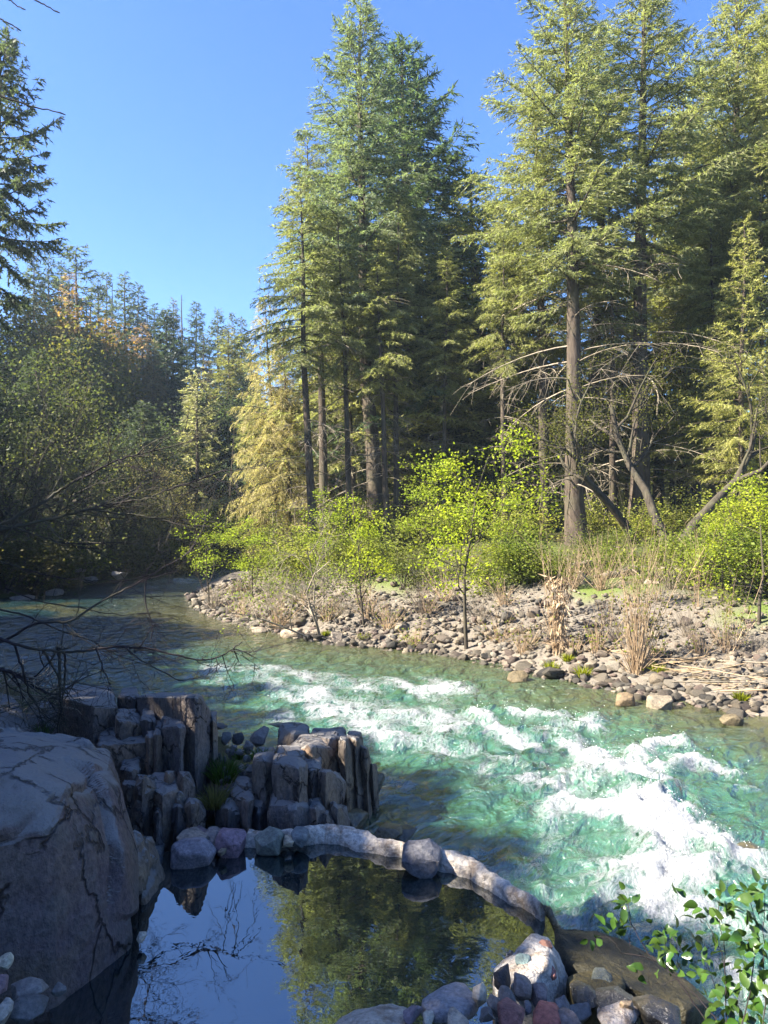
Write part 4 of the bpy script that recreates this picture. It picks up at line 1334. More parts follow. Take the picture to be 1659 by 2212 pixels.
def grow_all():
    g = grow_conifer
    g('fir_tall', 1, 26, 0.42, 4.9, 130, 0.36, dead=26, dead_from=0.12, gap=0.18, low_el=-0.1, top_el=0.95, droop=0.22, upturn=0.12, shape=0.72)
    g('fir_tall2', 2, 26, 0.40, 5.2, 120, 0.38, dead=34, dead_from=0.10, gap=0.20, low_el=-0.05, top_el=0.95, droop=0.20, upturn=0.15, shape=0.62, belly=0.25)
    g('fir_tall3', 3, 26, 0.48, 3.8, 98, 0.33, dead=40, dead_from=0.10, gap=0.15, low_el=-0.2, top_el=0.9, droop=0.25, shape=0.6)
    g('fir_slim', 4, 22, 0.5, 3.2, 90, 0.22, dead=46, dead_from=0.12, gap=0.2, low_el=-0.25, top_el=0.8, droop=0.3, shape=0.65)
    g('fir_young', 5, 14, 0.16, 3.2, 105, 0.17, sp=0.20, spw=0.021, gap=0.08, low_el=-0.05, top_el=0.8, droop=0.18, upturn=0.12, shape=0.85, dead=10, dead_from=0.05)
    g('fir_young2', 6, 14, 0.22, 3.5, 120, 0.17, sp=0.20, spw=0.021, gap=0.10, low_el=-0.12, top_el=0.7, droop=0.25, upturn=0.10, shape=0.7, dead=14, dead_from=0.05)
    g('cedar', 7, 24, 0.14, 5.2, 190, 0.36, sp=0.24, spw=0.028, gap=0.06, low_el=-0.25, top_el=0.9, droop=0.22, upturn=0.25, shape=0.66, hang=0.6, dens=1.15)
    g('pale_fir', 8, 15, 0.05, 3.6, 130, 0.18, sp=0.20, spw=0.018, gap=0.15, low_el=-0.1, top_el=0.7, droop=0.28, shape=0.62, dead=40, dead_from=0.04, hang=0.8)
    g('edge_cedar', 9, 20, 0.52, 3.6, 90, 0.3, sp=0.22, spw=0.034, step=0.032, gap=0.15, low_el=-0.2, top_el=0.9, droop=0.2, upturn=0.25, shape=0.5, clump=0.8, belly=0.3)
    # far ones: fewer and larger sprays
    g('far_fir', 21, 16, 0.22, 3.2, 90, 0.22, sp=0.42, spw=0.06, step=0.13, dens=0.95, gap=0.12, shape=0.75, droop=0.2, dead=6)
    g('far_fir2', 22, 16, 0.12, 3.6, 95, 0.22, sp=0.42, spw=0.06, step=0.13, dens=0.95, gap=0.08, shape=0.9, droop=0.12, low_el=-0.05)
    g('far_pine', 23, 17, 0.36, 2.8, 60, 0.22, sp=0.45, spw=0.065, step=0.12, dens=0.95, gap=0.15, shape=0.45, droop=0.05, top_el=0.7, upturn=0.2, clump=0.8)
    g('far_dense', 24, 14, 0.03, 3.4, 120, 0.25, sp=0.42, spw=0.07, step=0.12, dens=0.95, gap=0.03, shape=0.62, droop=0.2, upturn=0.15)
    g('far_thin', 25, 16, 0.30, 2.0, 70, 0.20, sp=0.40, spw=0.045, step=0.15, dens=0.95, gap=0.2, shape=0.5, droop=0.3, dead=14)
    g('lit_pine', 26, 13, 0.2, 2.5, 75, 0.17, sp=0.30, spw=0.045, step=0.09, dens=0.9, gap=0.12, shape=0.42, droop=0.05, top_el=0.75, low_el=0.0, upturn=0.15, clump=0.75, belly=0.1)
    g('back_fir', 27, 22, 0.34, 3.4, 85, 0.27, sp=0.32, spw=0.04, step=0.11, dens=0.7, gap=0.15, shape=0.7, dead=16)
    g('pole_fir', 28, 20, 0.66, 1.9, 46, 0.15, sp=0.3, spw=0.035, step=0.10, dens=0.7, dead=34, dead_from=0.1, gap=0.2)
    g('shade_fir', 29, 14, 0.04, 3.2, 110, 0.25, sp=0.55, spw=0.10, step=0.14, dens=0.7, gap=0.02, shape=0.6, droop=0.2)
    grow_snag('snag', 31, 15, 0.20, 26)
    grow_snag('snag2', 32, 15, 0.16, 10)
    b = grow_broadleaf
    b('oak', 41, 9, 4, 0.24, 1.0, 0.15, 7000, levels=3, clumpr=0.75)
    b('oak2', 42, 9, 3, 0.30, 1.15, 0.15, 5200, levels=3, clumpr=0.8, lean=(0.25, -0.1))
    b('far_oak', 43, 7, 3, 0.2, 1.1, 0.21, 5200, levels=3, clumpr=0.8)
    b('far_oak2', 44, 6, 4, 0.18, 1.2, 0.20, 5000, levels=3, clumpr=0.9)
    b('alder', 51, 4.6, 1, 0.050, 0.72, 0.072, 2900, crown_from=0.20, straight=True, levels=2, clumpr=0.30, up=0.40, bark='bark_oak', twig_r=0.006)
    b('alder2', 52, 4.0, 1, 0.040, 0.66, 0.07, 2100, crown_from=0.15, straight=True, levels=2, clumpr=0.22, up=0.6, bark='bark_oak', twig_r=0.005)
    b('shrub', 53, 2.2, 6, 0.03, 0.9, 0.075, 3600, crown_from=0.15, levels=2, clumpr=0.30, twig_r=0.004)
    b('shrub2', 54, 1.8, 8, 0.025, 0.9, 0.065, 3200, crown_from=0.1, levels=2, clumpr=0.28, twig_r=0.004)
    b('thin_shrub', 55, 2.4, 7, 0.02, 0.8, 0.065, 1100, crown_from=0.3, levels=2, clumpr=0.22, twig_r=0.004, bark='dead')
    b('big_leaf', 56, 3.4, 5, 0.04, 0.9, 0.11, 3600, crown_from=0.1, levels=2, clumpr=0.33, twig_r=0.005)
    b('mossy_oak', 57, 11, 1, 0.27, 0.8, 0.10, 2600, crown_from=0.45, levels=3, clumpr=0.5, lean=(0.30, 0), bare=0.3)
    b('bare_small', 58, 4.5, 3, 0.05, 0.8, 0.07, 260, crown_from=0.3, levels=3, clumpr=0.2, bark='dead', twig_r=0.006)


grow_all()


def at_px(kind, name, label, cat, bx, by, tx, ty, d, color, rotz=0.0, group=None, wide=1.0, sink=0.0, dbase=None):
    """a tree whose foot stands on the ground behind bx, by at distance d and whose tip is seen at tx, ty"""
    foot = W(bx, by, d)
    if by is None or dbase:
        pass
    tip = W(tx, ty, d)
    gz = ground_z(foot.x, foot.y)
    foot.z = min(foot.z, gz) if abs(foot.z - gz) < 1.2 else gz
    foot.z -= 0.08 + sink
    v = tip - foot
    H = v.length
    return plant(kind, name, label, cat, foot, H, rotz, (math.atan2(v.x, v.z), 0.0), color, group, wide)


G1, G2, G3 = (0.190, 0.200, 0.100), (0.225, 0.228, 0.100), (0.275, 0.268, 0.105)
BL, CE, KH = (0.140, 0.168, 0.105), (0.075, 0.105, 0.060), (0.32, 0.275, 0.15)


ORD = ['first', 'second', 'third', 'fourth', 'fifth', 'sixth', 'seventh', 'eighth', 'ninth', 'tenth', 'eleventh', 'twelfth', 'thirteenth', 'fourteenth', 'fifteenth', 'sixteenth', 'seventeenth', 'eighteenth', 'nineteenth', 'twentieth',
       'twenty-first', 'twenty-second', 'twenty-third', 'twenty-fourth', 'twenty-fifth', 'twenty-sixth']


def right_forest():
    T = [
        # kind, foot px, tip px, distance, colour, rot, width, label
        ('fir_tall', 812, 1095, 786, -8, 30, BL, 0.3, 1.0, 'tallest dark fir with a straight black trunk, standing left of the sky gap'),
        ('cedar', 905, 1100, 868, 88, 35, CE, 1.0, 1.3, 'dense dark cedar close behind the right side of the tallest fir'),
        ('fir_slim', 680, 1175, 638, 395, 27.5, G1, 2.0, 1.15, 'leaning fir at the left end of the grove with drooping bare branches over the sky'),
        ('fir_tall3', 702, 1150, 668, 285, 31, G1, 0.2, 0.85, 'slender dark trunked fir between the leaning fir and the tallest fir'),
        ('fir_tall3', 742, 1120, 700, 330, 35, BL, 3.1, 0.8, 'fir half hidden behind the slender dark trunked fir'),
        ('fir_slim', 770, 1110, 742, 560, 32, G2, 4.0, 1.0, 'broken looking thin fir left of the tallest fir trunk'),
        ('fir_young2', 862, 1125, 862, 470, 34, G3, 1.0, 1.25, 'sunlit pale green fir with a pointed top below the dark cedar'),
        ('fir_tall2', 1247, 1172, 1205, -70, 26, G1, 0.0, 1.0, 'big fir with the thick leaning trunk in front of the middle grove'),
        ('fir_tall2', 1378, 1112, 1392, -110, 27, G1, 2.2, 1.0, 'big fir with the straight thick trunk right of the leaning one'),
        ('fir_tall3', 1262, 1158, 1292, 60, 29, BL, 1.2, 1.0, 'thinner fir whose trunk shows between the two thickest trunks'),
        ('fir_tall', 1182, 1178, 1152, 180, 28.5, G2, 2.6, 0.9, 'fir with the dark trunk just left of the thick leaning trunk'),
        ('fir_young', 1040, 1130, 1036, 375, 34, G3, 0.9, 1.6, 'broad yellow green fir left of the middle grove below the sky gap'),
        ('fir_tall', 1598, 1060, 1602, -30, 30, G2, 1.7, 1.0, 'tall pale green fir at the right edge of the picture'),
        ('fir_tall2', 1690, 1060, 1690, -90, 28, G2, 0.7, 0.9, 'fir cut off by the right edge of the picture'),
        ('fir_young', 1605, 1045, 1602, 480, 24, G3, 3.0, 0.85, 'young light green fir with a thin pale trunk near the right edge'),
        ('pale_fir', 598, 1160, 575, 640, 34, KH, 0.0, 0.9, 'pale khaki lichened fir at the left end of the grove'),
        ('pale_fir', 632, 1150, 612, 700, 33.5, KH, 2.0, 0.9, 'second pale lichened fir in front of the leaning trunk'),
        ('fir_slim', 1640, 1050, 1648, 280, 27, G2, 5.0, 0.8, 'pole thin fir with a pale trunk at the right edge'),
        ('fir_young2', 930, 1110, 930, 560, 33, G2, 2.0, 1.2, 'mid green fir between the dark cedar and the broad yellow green fir'),
        ('fir_young', 1120, 1140, 1118, 560, 32, G2, 4.0, 1.1, 'shorter mid green fir in the middle grove behind the dark trunks'),
        ('fir_young2', 1330, 1110, 1330, 640, 33, G1, 5.0, 1.0, 'shaded fir deep between the two thickest trunks'),
        ('fir_young2', 1480, 1090, 1478, 470, 33, G2, 0.5, 1.1, 'mid green fir behind the forked mossy oak'),
        ('fir_tall3', 1500, 1085, 1520, 120, 36, BL, 4.4, 0.9, 'dark fir behind the gap right of the straight thick trunk'),
    ]
    T += [
        ('fir_young', 1480, 1080, 1482, 235, 33, G2, 2.2, 1.2, 'tall light green fir in the notch right of the straight thick trunk'),
        ('fir_tall', 1545, 1075, 1550, 320, 31, G2, 3.2, 1.2, 'green fir beside the tall pale fir at the right edge'),
        ('fir_young', 1425, 1090, 1428, 420, 34, G3, 1.2, 1.3, 'yellow green fir low behind the straight thick trunk'),
        ('fir_young2', 1108, 1120, 1105, 420, 34.5, G3, 4.2, 1.4, 'pale green fir between the broad yellow green fir and the leaning thick trunk'),
        ('fir_young', 985, 1120, 985, 500, 35, G2, 5.2, 1.4, 'green fir filling the foot of the sky gap'),
        ('fir_young2', 726, 1130, 722, 520, 35, G2, 0.2, 1.1, 'green fir between the slender trunks left of the tallest fir'),
        ('fir_slim', 836, 1140, 822, 520, 28, G2, 3.7, 1.0, 'slim dark trunked fir just right of the tallest fir trunk'),
        ('fir_slim', 858, 1150, 852, 420, 29, G1, 1.7, 0.9, 'slim fir standing straight below the dark cedar'),
        ('fir_slim', 758, 1130, 730, 430, 28.5, G1, 5.7, 0.9, 'slim leaning fir left of the tallest fir trunk'),
        ('fir_slim', 960, 1150, 958, 540, 29, G2, 0.7, 0.9, 'slim dark trunked fir at the foot of the sky gap'),
        ('fir_slim', 1090, 1150, 1084, 470, 28, G2, 2.1, 0.9, 'slim dark trunked fir left of the dark trunk in the middle grove'),
        ('fir_slim', 1322, 1130, 1326, 380, 27.5, G1, 4.3, 0.9, 'slim dark trunked fir between the two thickest trunks'),
        ('fir_slim', 1540, 1090, 1536, 400, 28, G2, 5.3, 0.9, 'slim dark trunked fir behind the forked mossy oak'),
        ('fir_young', 1240, 1130, 1242, 640, 33, G3, 2.7, 1.2, 'bright fir glowing behind the leaning thick trunk'),
        ('fir_young2', 1560, 1080, 1562, 640, 28, G3, 1.7, 1.2, 'bright low fir left of the young light green fir near the right edge'),
        ('fir_tall', 1660, 1060, 1662, 60, 31, G3, 4.7, 1.2, 'light green fir mostly cut by the right edge'),
    ]
    for kind, bx, by, tx, ty, d, c, rz, wd, lab in T:
        c = tuple(1.12 * q for q in c)
        wd *= 1.0 if 'pale' in kind else 1.1
        at_px(kind, 'fir_tree' if 'cedar' not in kind else 'cedar_tree', lab, 'tree', bx, by, tx, ty, d, c, rz, 'conifers of the right bank', wd)
    # thin poles and background firs deeper in the wood
    rng = np.random.default_rng(77)
    for i, (px, ty, d) in enumerate(sorted([(715, 700, 38), (728, 640, 40), (756, 620, 41), (836, 620, 42), (884, 610, 40), (950, 600, 41), (985, 640, 38), (1010, 560, 43), (1075, 600, 41),
                                     (1100, 500, 43), (1145, 560, 40), (1235, 520, 42), (1310, 540, 39), (1350, 560, 41), (1430, 520, 42), (1455, 600, 39), (1540, 560, 41), (1565, 500, 38), (1630, 540, 42), (1655, 560, 36)])):
        k = ['back_fir', 'pole_fir', 'pole_fir', 'back_fir'][i % 4]
        at_px(k, 'fir_tree', '%s thin trunk from the left among the poles deep in the right bank wood' % ORD[i], 'tree', px, 1100, px + rng.normal(0, 12), ty, d, [G1, G2, BL][i % 3], i * 1.3, 'thin firs deep in the right bank wood', 1.0)
    for i, (px, ty, d, hh) in enumerate([(640, 870, 40, 0), (700, 850, 44, 0), (800, 820, 46, 0), (880, 840, 45, 0), (960, 830, 47, 0), (1060, 820, 46, 0), (1160, 830, 45, 0), (1270, 820, 46, 0),
                                         (1370, 830, 45, 0), (1470, 820, 46, 0), (1570, 830, 44, 0), (1670, 820, 43, 0)]):
        at_px('fir_young2' if i % 2 else 'back_fir', 'fir_tree', '%s from the left of the low wide firs at the back of the wood' % ORD[i], 'tree', px, 1090, px + rng.normal(0, 10), ty, d, [G2, G1, G3][i % 3], i * 2.1, 'firs at the back of the right bank wood', 1.5)
    for i in range(26):
        px = 560 + i * 46 + rng.normal(0, 10)
        d = 50 + (i * 7 % 11)
        x = (px - CX) / FPX * d
        plant(['far_dense', 'far_fir2', 'far_fir'][i % 3], 'fir_tree', '%s dim conifer from the left on the slope far behind the right bank wood' % ORD[i], 'tree', Vector((x, d, ground_z(x, d) - 0.3)), rng.uniform(7, 13), i * 1.7, (0, 0), [G2, G1, G3][i % 3],
              'conifers on the slope far behind the right bank wood', 1.3)
    # mossy leaning oaks on the right
    for bx, by, tx, ty, d, rz, lab in [(1462, 1125, 1560, 690, 21.5, 0.2, 'dark mossy oak leaning right, larger stem of the crossing pair'),
                                       (1446, 1115, 1500, 700, 22, 2.0, 'dark mossy oak with the upright curved stem of the crossing pair'),
                                       (1372, 1105, 1310, 760, 23.5, 3.4, 'dark thin oak leaning left against the straight thick trunk')]:
        at_px('mossy_oak', 'oak_tree', lab, 'tree', bx, by, tx, ty, d, (0.10, 0.105, 0.03), rz, None, 0.9)


right_forest()


def right_bank_plants():
    Y1, Y2, Y3 = (0.24, 0.29, 0.030), (0.20, 0.25, 0.035), (0.14, 0.175, 0.035)
    A = [
        ('alder', 1008, 1405, 1012, 940, 15.7, Y1, 0.4, 1.0, 'alder_tree', 'bright yellow green young alder at the water edge in the centre of the far bank'),
        ('alder2', 786, 1366, 772, 1072, 17.6, Y1, 1.9, 1.0, 'alder_tree', 'smaller bright green alder left of the central alder'),
        ('alder2', 452, 1305, 452, 1108, 22.8, Y2, 2.9, 1.3, 'alder_tree', 'green alder at the far left tip of the cobble bar'),
        ('alder2', 545, 1300, 540, 1120, 22.0, Y2, 0.9, 1.4, 'alder_tree', 'yellowish alder behind the leaning willow'),
        ('alder', 1640, 1320, 1625, 1030, 14.2, Y1, 2.2, 1.3, 'alder_tree', 'bushy bright green alder at the right edge of the far bank'),
        ('alder2', 1560, 1290, 1560, 1085, 15.6, Y1, 4.1, 1.2, 'alder_tree', 'smaller bright alder beside the bushy one at the right edge'),
        ('alder2', 930, 1260, 930, 1000, 21.0, Y2, 5.0, 1.2, 'alder_tree', 'leafy alder behind the left shoulder of the central alder'),
        ('alder2', 1090, 1250, 1095, 1030, 20.5, Y2, 0.5, 1.3, 'alder_tree', 'leafy alder behind the right shoulder of the central alder'),
        ('alder2', 700, 1260, 705, 1060, 22.0, Y2, 3.3, 1.2, 'alder_tree', 'leafy alder behind the leaning willow crown, left of the two leaning trunks'),
    ]
    for kind, bx, by, tx, ty, d, c, rz, wd, nm, lab in A:
        at_px(kind, nm, lab, 'tree', bx, by, tx, ty, d, c, rz, None, wd)
    at_px('bare_small', 'willow_tree', 'leaning half bare willow slanting left over the cobbles', 'tree', 692, 1368, 555, 1120, 17.4, Y2, 0.7, None, 1.2)
    at_px('thin_shrub', 'willow_bush', 'sparse budding willow bush left of the leaning willow', 'bush', 590, 1335, 570, 1165, 19.3, Y3, 1.7, None, 1.2)
    at_px('thin_shrub', 'willow_bush', 'sparse budding willow bush right behind the leaning willow', 'bush', 700, 1330, 712, 1160, 19.0, Y3, 2.7, None, 1.1)
    # understorey along the foot of the wood
    rng = np.random.default_rng(31)
    U = [(590, 1270, 1150, 24), (640, 1262, 1120, 24.5), (745, 1262, 1110, 23), (820, 1262, 1105, 23), (870, 1272, 1120, 21.5), (960, 1270, 1130, 21.5), (1050, 1275, 1120, 20.5), (1130, 1268, 1110, 20.5),
         (1190, 1270, 1150, 20.5), (1290, 1215, 1120, 22.0), (1330, 1240, 1140, 20.6), (1370, 1220, 1110, 21.5), (1420, 1250, 1120, 19.5), (1470, 1240, 1105, 19.5), (1515, 1260, 1110, 18.5),
         (1570, 1270, 1120, 17.8), (1620, 1280, 1110, 17.0), (1680, 1290, 1080, 16.5), (1400, 1185, 1060, 25), (1500, 1180, 1040, 25), (1590, 1180, 1030, 24), (1660, 1180, 1010, 24), (1290, 1170, 1050, 27),
         (1120, 1180, 1050, 27), (1010, 1180, 1050, 27), (900, 1180, 1060, 28), (780, 1180, 1060, 29), (700, 1190, 1070, 29), (600, 1200, 1080, 29)]
    U.sort()
    U = [u for i, u in enumerate(U) if u[3] >= 23 or i % 3]
    cnt = [0, 0]
    for i, (px, by, ty, d) in enumerate(U):
        front = d < 23
        cnt[front] += 1
        c = [Y3, (0.11, 0.13, 0.035), (0.16, 0.185, 0.035), (0.10, 0.115, 0.035)][i % 4] if front else [(0.20, 0.22, 0.05), (0.16, 0.175, 0.05), (0.24, 0.25, 0.06)][i % 3]
        at_px(['shrub', 'big_leaf', 'shrub2'][i % 3], 'leafy_shrub', ('%s leafy shrub from the left along the front edge of the wood' if front else '%s shaded shrub from the left among the trunks of the right bank wood') % ORD[cnt[front] - 1], 'bush',
              px, by + 8, px + rng.normal(0, 8), ty + (i % 3) * 9 - (4 if front else 0), d - (1.0 if front else 0), c, i * 1.7, 'shrubs along the front of the right bank wood' if front else 'shrubs among the right bank trunks', 1.25)


right_bank_plants()


def reeds(name, label, px, py, d, n, hpx, spread, seed, mat='straw', leaves=0, lean=0.0, cat='bush', rad=0.006, color=(0.16, 0.19, 0.03), low=0.35):
    """a clump of thin upright stems with forks, foot at px, py"""
    rng = np.random.default_rng(seed)
    foot = W(px, py, d)
    foot.z = ground_z(foot.x, foot.y) - 0.05
    t = thing(name, label, cat, foot)
    H = hpx / FPX * d
    lines, tips = [], []
    for i in range(n):
        a = rng.uniform(0, 6.28)
        sp = abs(rng.normal(0, spread))
        dd = unit(np.array([math.cos(a) * sp + lean, math.sin(a) * sp * 0.7, 1.0]))
        L = H * rng.uniform(low, 1.0)
        p0 = np.array([math.cos(a), math.sin(a), 0]) * rng.uniform(0, 0.10)
        bp = curve_pts(p0, dd, L, rng.uniform(-0.05, 0.12), 6, rng, 0.12)
        lines.append((bp, rad * rng.uniform(0.7, 1.5) * np.linspace(1, 0.3, 6)))
        for j in range(rng.integers(1, 5)):
            s = rng.uniform(0.3, 0.9)
            q = np.array([np.interp(s, np.linspace(0, 1, 6), bp[:, k]) for k in range(3)])
            sd = unit(dd + rng.normal(0, 0.35, 3))
            b2 = curve_pts(q, sd, L * rng.uniform(0.12, 0.35), 0.05, 4, rng, 0.2)
            lines.append((b2, rad * 0.55 * np.linspace(1, 0.3, 4)))
            tips += list(b2[1:])
        tips += list(bp[3:])
    link('stems', make_mesh('stems', *tubes(lines, 3), M[mat]), t)
    if leaves:
        tips = np.array(tips)
        P = tips[rng.integers(0, len(tips), leaves)] + rng.normal(0, 0.05, (leaves, 3))
        D = unit(rng.normal(0, 1, (leaves, 3)) + [0, 0, 0.5])
        L = rng.uniform(0.03, 0.075, leaves)
        V, F = sprays(P, D, L, L * 0.3, rng)
        link('leaves', make_mesh('leaves', V, F, M['leaf']), t, None, color)
    return t


def brush():
    t = reeds('willow_clump', 'dry willow clump wrapped in brown flood debris right of the central alder', 1206, 1440, 14.3, 22, 330, 0.16, 1, leaves=40, rad=0.008)
    rng = np.random.default_rng(4)
    n = 420
    z = rng.uniform(0.1, 1.55, n)
    P = np.c_[rng.normal(0, 0.10, n) * (0.6 + 0.5 * (z > 1.0)), rng.normal(0, 0.08, n), z]
    D = unit(rng.normal(0, 0.5, (n, 3)) + [0, 0, -0.7])
    L = rng.uniform(0.08, 0.28, n)
    V, F = sprays(P, D, L, L * 0.09, rng)
    link('flood_debris', make_mesh('flood_debris', V, F, M['straw']), t, None, (1, 1, 1))
    reeds('willow_clump', 'broad pale willow clump with many tall stems right of the debris wrapped one', 1376, 1470, 12.9, 60, 360, 0.26, 2, leaves=420, rad=0.0075, color=(0.17, 0.18, 0.04))
    reeds('willow_clump', 'short dry clump left of the broad willow clump', 1315, 1400, 14.6, 20, 150, 0.35, 3, leaves=60, rad=0.005)
    reeds('willow_clump', 'thin budding willow stems in front of the fallen log', 1425, 1330, 16.2, 14, 190, 0.25, 6, leaves=160, rad=0.005)
    reeds('willow_clump', 'thin budding willow stems near the bright alders at the right', 1510, 1330, 15.4, 16, 230, 0.22, 7, leaves=200, rad=0.005)
    reeds('willow_clump', 'tall budding stems in front of the bushy alder at the right edge', 1570, 1420, 13.0, 14, 260, 0.3, 8, leaves=260, rad=0.005)
    reeds('dry_brush', 'tangle of dry brush at the foot of the leaning willow', 600, 1345, 18.8, 70, 95, 0.9, 9, leaves=120, rad=0.006)
    reeds('dry_brush', 'dry brush left of the tangle at the tip of the cobble bar', 520, 1335, 20.6, 60, 85, 0.9, 10, leaves=60, rad=0.006)
    reeds('dry_brush', 'brown brush clump at the water edge at the far left end of the bar', 462, 1322, 22.2, 60, 70, 0.6, 11, rad=0.008, mat='dead')
    reeds('dry_brush', 'low twiggy brush left of the central alder foot', 900, 1385, 16.2, 46, 75, 1.2, 12, leaves=140, rad=0.005)
    reeds('dry_brush', 'low dry twigs right of the central alder foot', 1080, 1395, 15.6, 50, 80, 1.1, 13, leaves=80, rad=0.005)
    reeds('dry_brush', 'pale tall dry brush below the leaning trunk', 1300, 1290, 18.0, 60, 150, 0.5, 14, leaves=120, rad=0.006)
    reeds('dry_brush', 'dry brush between the debris wrapped clump and the leaning trunk', 1240, 1290, 18.4, 40, 110, 0.6, 15, leaves=40, rad=0.006)
    reeds('dry_brush', 'dry brush at the foot of the alders on the left of the bar', 780, 1300, 19.6, 40, 90, 0.6, 16, leaves=90, rad=0.005)
    reeds('dry_brush', 'brown twigs in front of the fallen log at the right', 1450, 1290, 17.2, 40, 110, 0.5, 17, leaves=80, rad=0.005, mat='dead')
    rb = np.random.default_rng(66)
    where = ['at the far left of the bar', 'left of the smaller alder', 'between the two nearest alders', 'right of the central alder', 'before the debris wrapped clump', 'behind the broad willow clump', 'left of the driftwood', 'in front of the right alders']
    for i in range(24):
        px = 500 + i * 49 + rb.normal(0, 14)
        sdist = rb.uniform(0.5, 3.6)
        wy = np.interp(px, [440, 520, 700, 860, 1010, 1200, 1400, 1659], [22.4, 20.5, 17.2, 16.3, 15.5, 13.5, 12.2, 10.9]) + sdist
        q = W(px, CY, wy)
        py = CY + (CAM_Z - ground_z(q.x, wy)) / wy * FPX
        reeds('dry_brush', '%s dry brush clump on the cobbles %s' % (['low twiggy', 'straw coloured', 'brown tangled'][i % 3], where[min(7, i // 3)]), px, py, wy, 44, rb.uniform(40, 100), 0.8, 200 + i, leaves=[30, 90, 0][i % 3], rad=0.006, mat=['straw', 'straw', 'dead'][i % 3])
    # washed down sticks lying along the water at the right
    rng = np.random.default_rng(12)
    base = G(1520, 1500, 0.3)
    base.z = ground_z(base.x, base.y)
    t = thing('driftwood', 'tangle of long washed down sticks lying along the water at the right', 'driftwood', base)
    for k in range(46):
        px, py = rng.uniform(1395, 1640), rng.uniform(1440, 1520)
        a = G(px, min(py, 1425 + (px - 1380) * 0.36), 0.25)
        dirx = unit(np.array([1.0, rng.normal(-0.25, 0.3), rng.normal(0.06, 0.10)]))
        L = rng.uniform(0.5, 1.9)
        p0 = np.array(a) - np.array(base) - dirx * L * 0.5 + [0, 0.25, rng.uniform(0.02, 0.25)]
        bp = curve_pts(p0, dirx, L, rng.normal(0, 0.06), 6, rng, 0.15)
        lines = [(bp, rng.uniform(0.006, 0.014) * np.linspace(1, 0.4, 6))]
        for j in range(3):
            s = rng.integers(1, 5)
            lines.append((curve_pts(bp[s], unit(dirx + rng.normal(0, 0.4, 3)), L * 0.25, 0, 4, rng), 0.005 * np.linspace(1, 0.4, 4)))
        link('stick', make_mesh('stick', *tubes(lines, 4), M['straw' if k % 3 else 'dead']), t)
    # logs and roots
    for p, q, r, lab in [((1300, 1246, 19.0), (1385, 1226, 19.6), 0.10, 'weathered fallen log below the thick leaning trunk'),
                         ((1388, 1268, 18.0), (1445, 1272, 17.6), 0.12, 'thick grey log end poking from the dark hollow under the shrubs'),
                         ((1420, 1228, 19.8), (1490, 1234, 19.2), 0.07, 'thin fallen trunk above the dark hollow under the shrubs'),
                         ((1236, 1230, 20.2), (1300, 1205, 21), 0.06, 'thin grey root at the foot of the thick leaning trunk')]:
        A, B = np.array(W(*p)), np.array(W(*q))
        c = (A + B) / 2
        s = np.linspace(0, 1, 7)[:, None]
        pts = A * (1 - s) + B * s + 0.05 * rng.normal(size=(7, 3)) - c
        lines = [(pts, r * (1 + 0.15 * rng.normal(size=7)))]
        for j in range(2):
            lines.append((curve_pts(pts[2 + 2 * j], unit(rng.normal(0, 1, 3) + [0, -0.4, 0.3]), 0.4, 0.1, 4, rng), r * 0.3 * np.linspace(1, 0.3, 4)))
        o = link('log', make_mesh('log', *tubes(lines, 8), M['dead'], True), None, c)
        tag(o, lab, 'log')
    # grass tufts at the water
    for i, (px, py, d, hpx, lab) in enumerate([(785, 1388, 16.9, 20, 'yellow green grass tuft at the water in front of the smaller alder'), (703, 1380, 17.5, 14, 'little grass tuft at the foot of the leaning willow'),
                                               (1190, 1452, 13.7, 26, 'bright grass tuft at the water under the debris wrapped clump'), (1258, 1470, 13.2, 30, 'larger bright grass tuft on a wet stone right of the debris wrapped clump'),
                                               (1226, 1450, 13.9, 20, 'small grass tuft between the two bright tufts'), (1420, 1480, 12.7, 26, 'brownish grass tuft at the foot of the broad willow clump'),
                                               (1600, 1530, 11.4, 26, 'mossy grass tuft at the water below the driftwood')]):
        tuft(lab, W(px, py, d), hpx / FPX * d, 130, 50 + i, (0.20, 0.22, 0.02))
    for i, (px, py, d, hpx, n, lab) in enumerate([(482, 1690, 6.75, 60, 240, 'long green grass against the right side of the tall outcrop'), (562, 1648, 6.9, 34, 200, 'dark green grass tuft among stones at the top of the gap'),
                                                  (464, 1745, 6.3, 55, 200, 'pale drooping grass at the foot of the gap'), (515, 1640, 7.1, 30, 90, 'thin upright grass left of the dark green tuft'),
                                                  (94, 1590, 6.7, 34, 60, 'green blade tuft behind the boulder beside the twiggy stems')]):
        p = W(px, py, d)
        tuft(lab, p, hpx / FPX * d, n, 70 + i, (0.055, 0.10, 0.02) if i != 2 else (0.15, 0.14, 0.06), thin=True, onground=False)


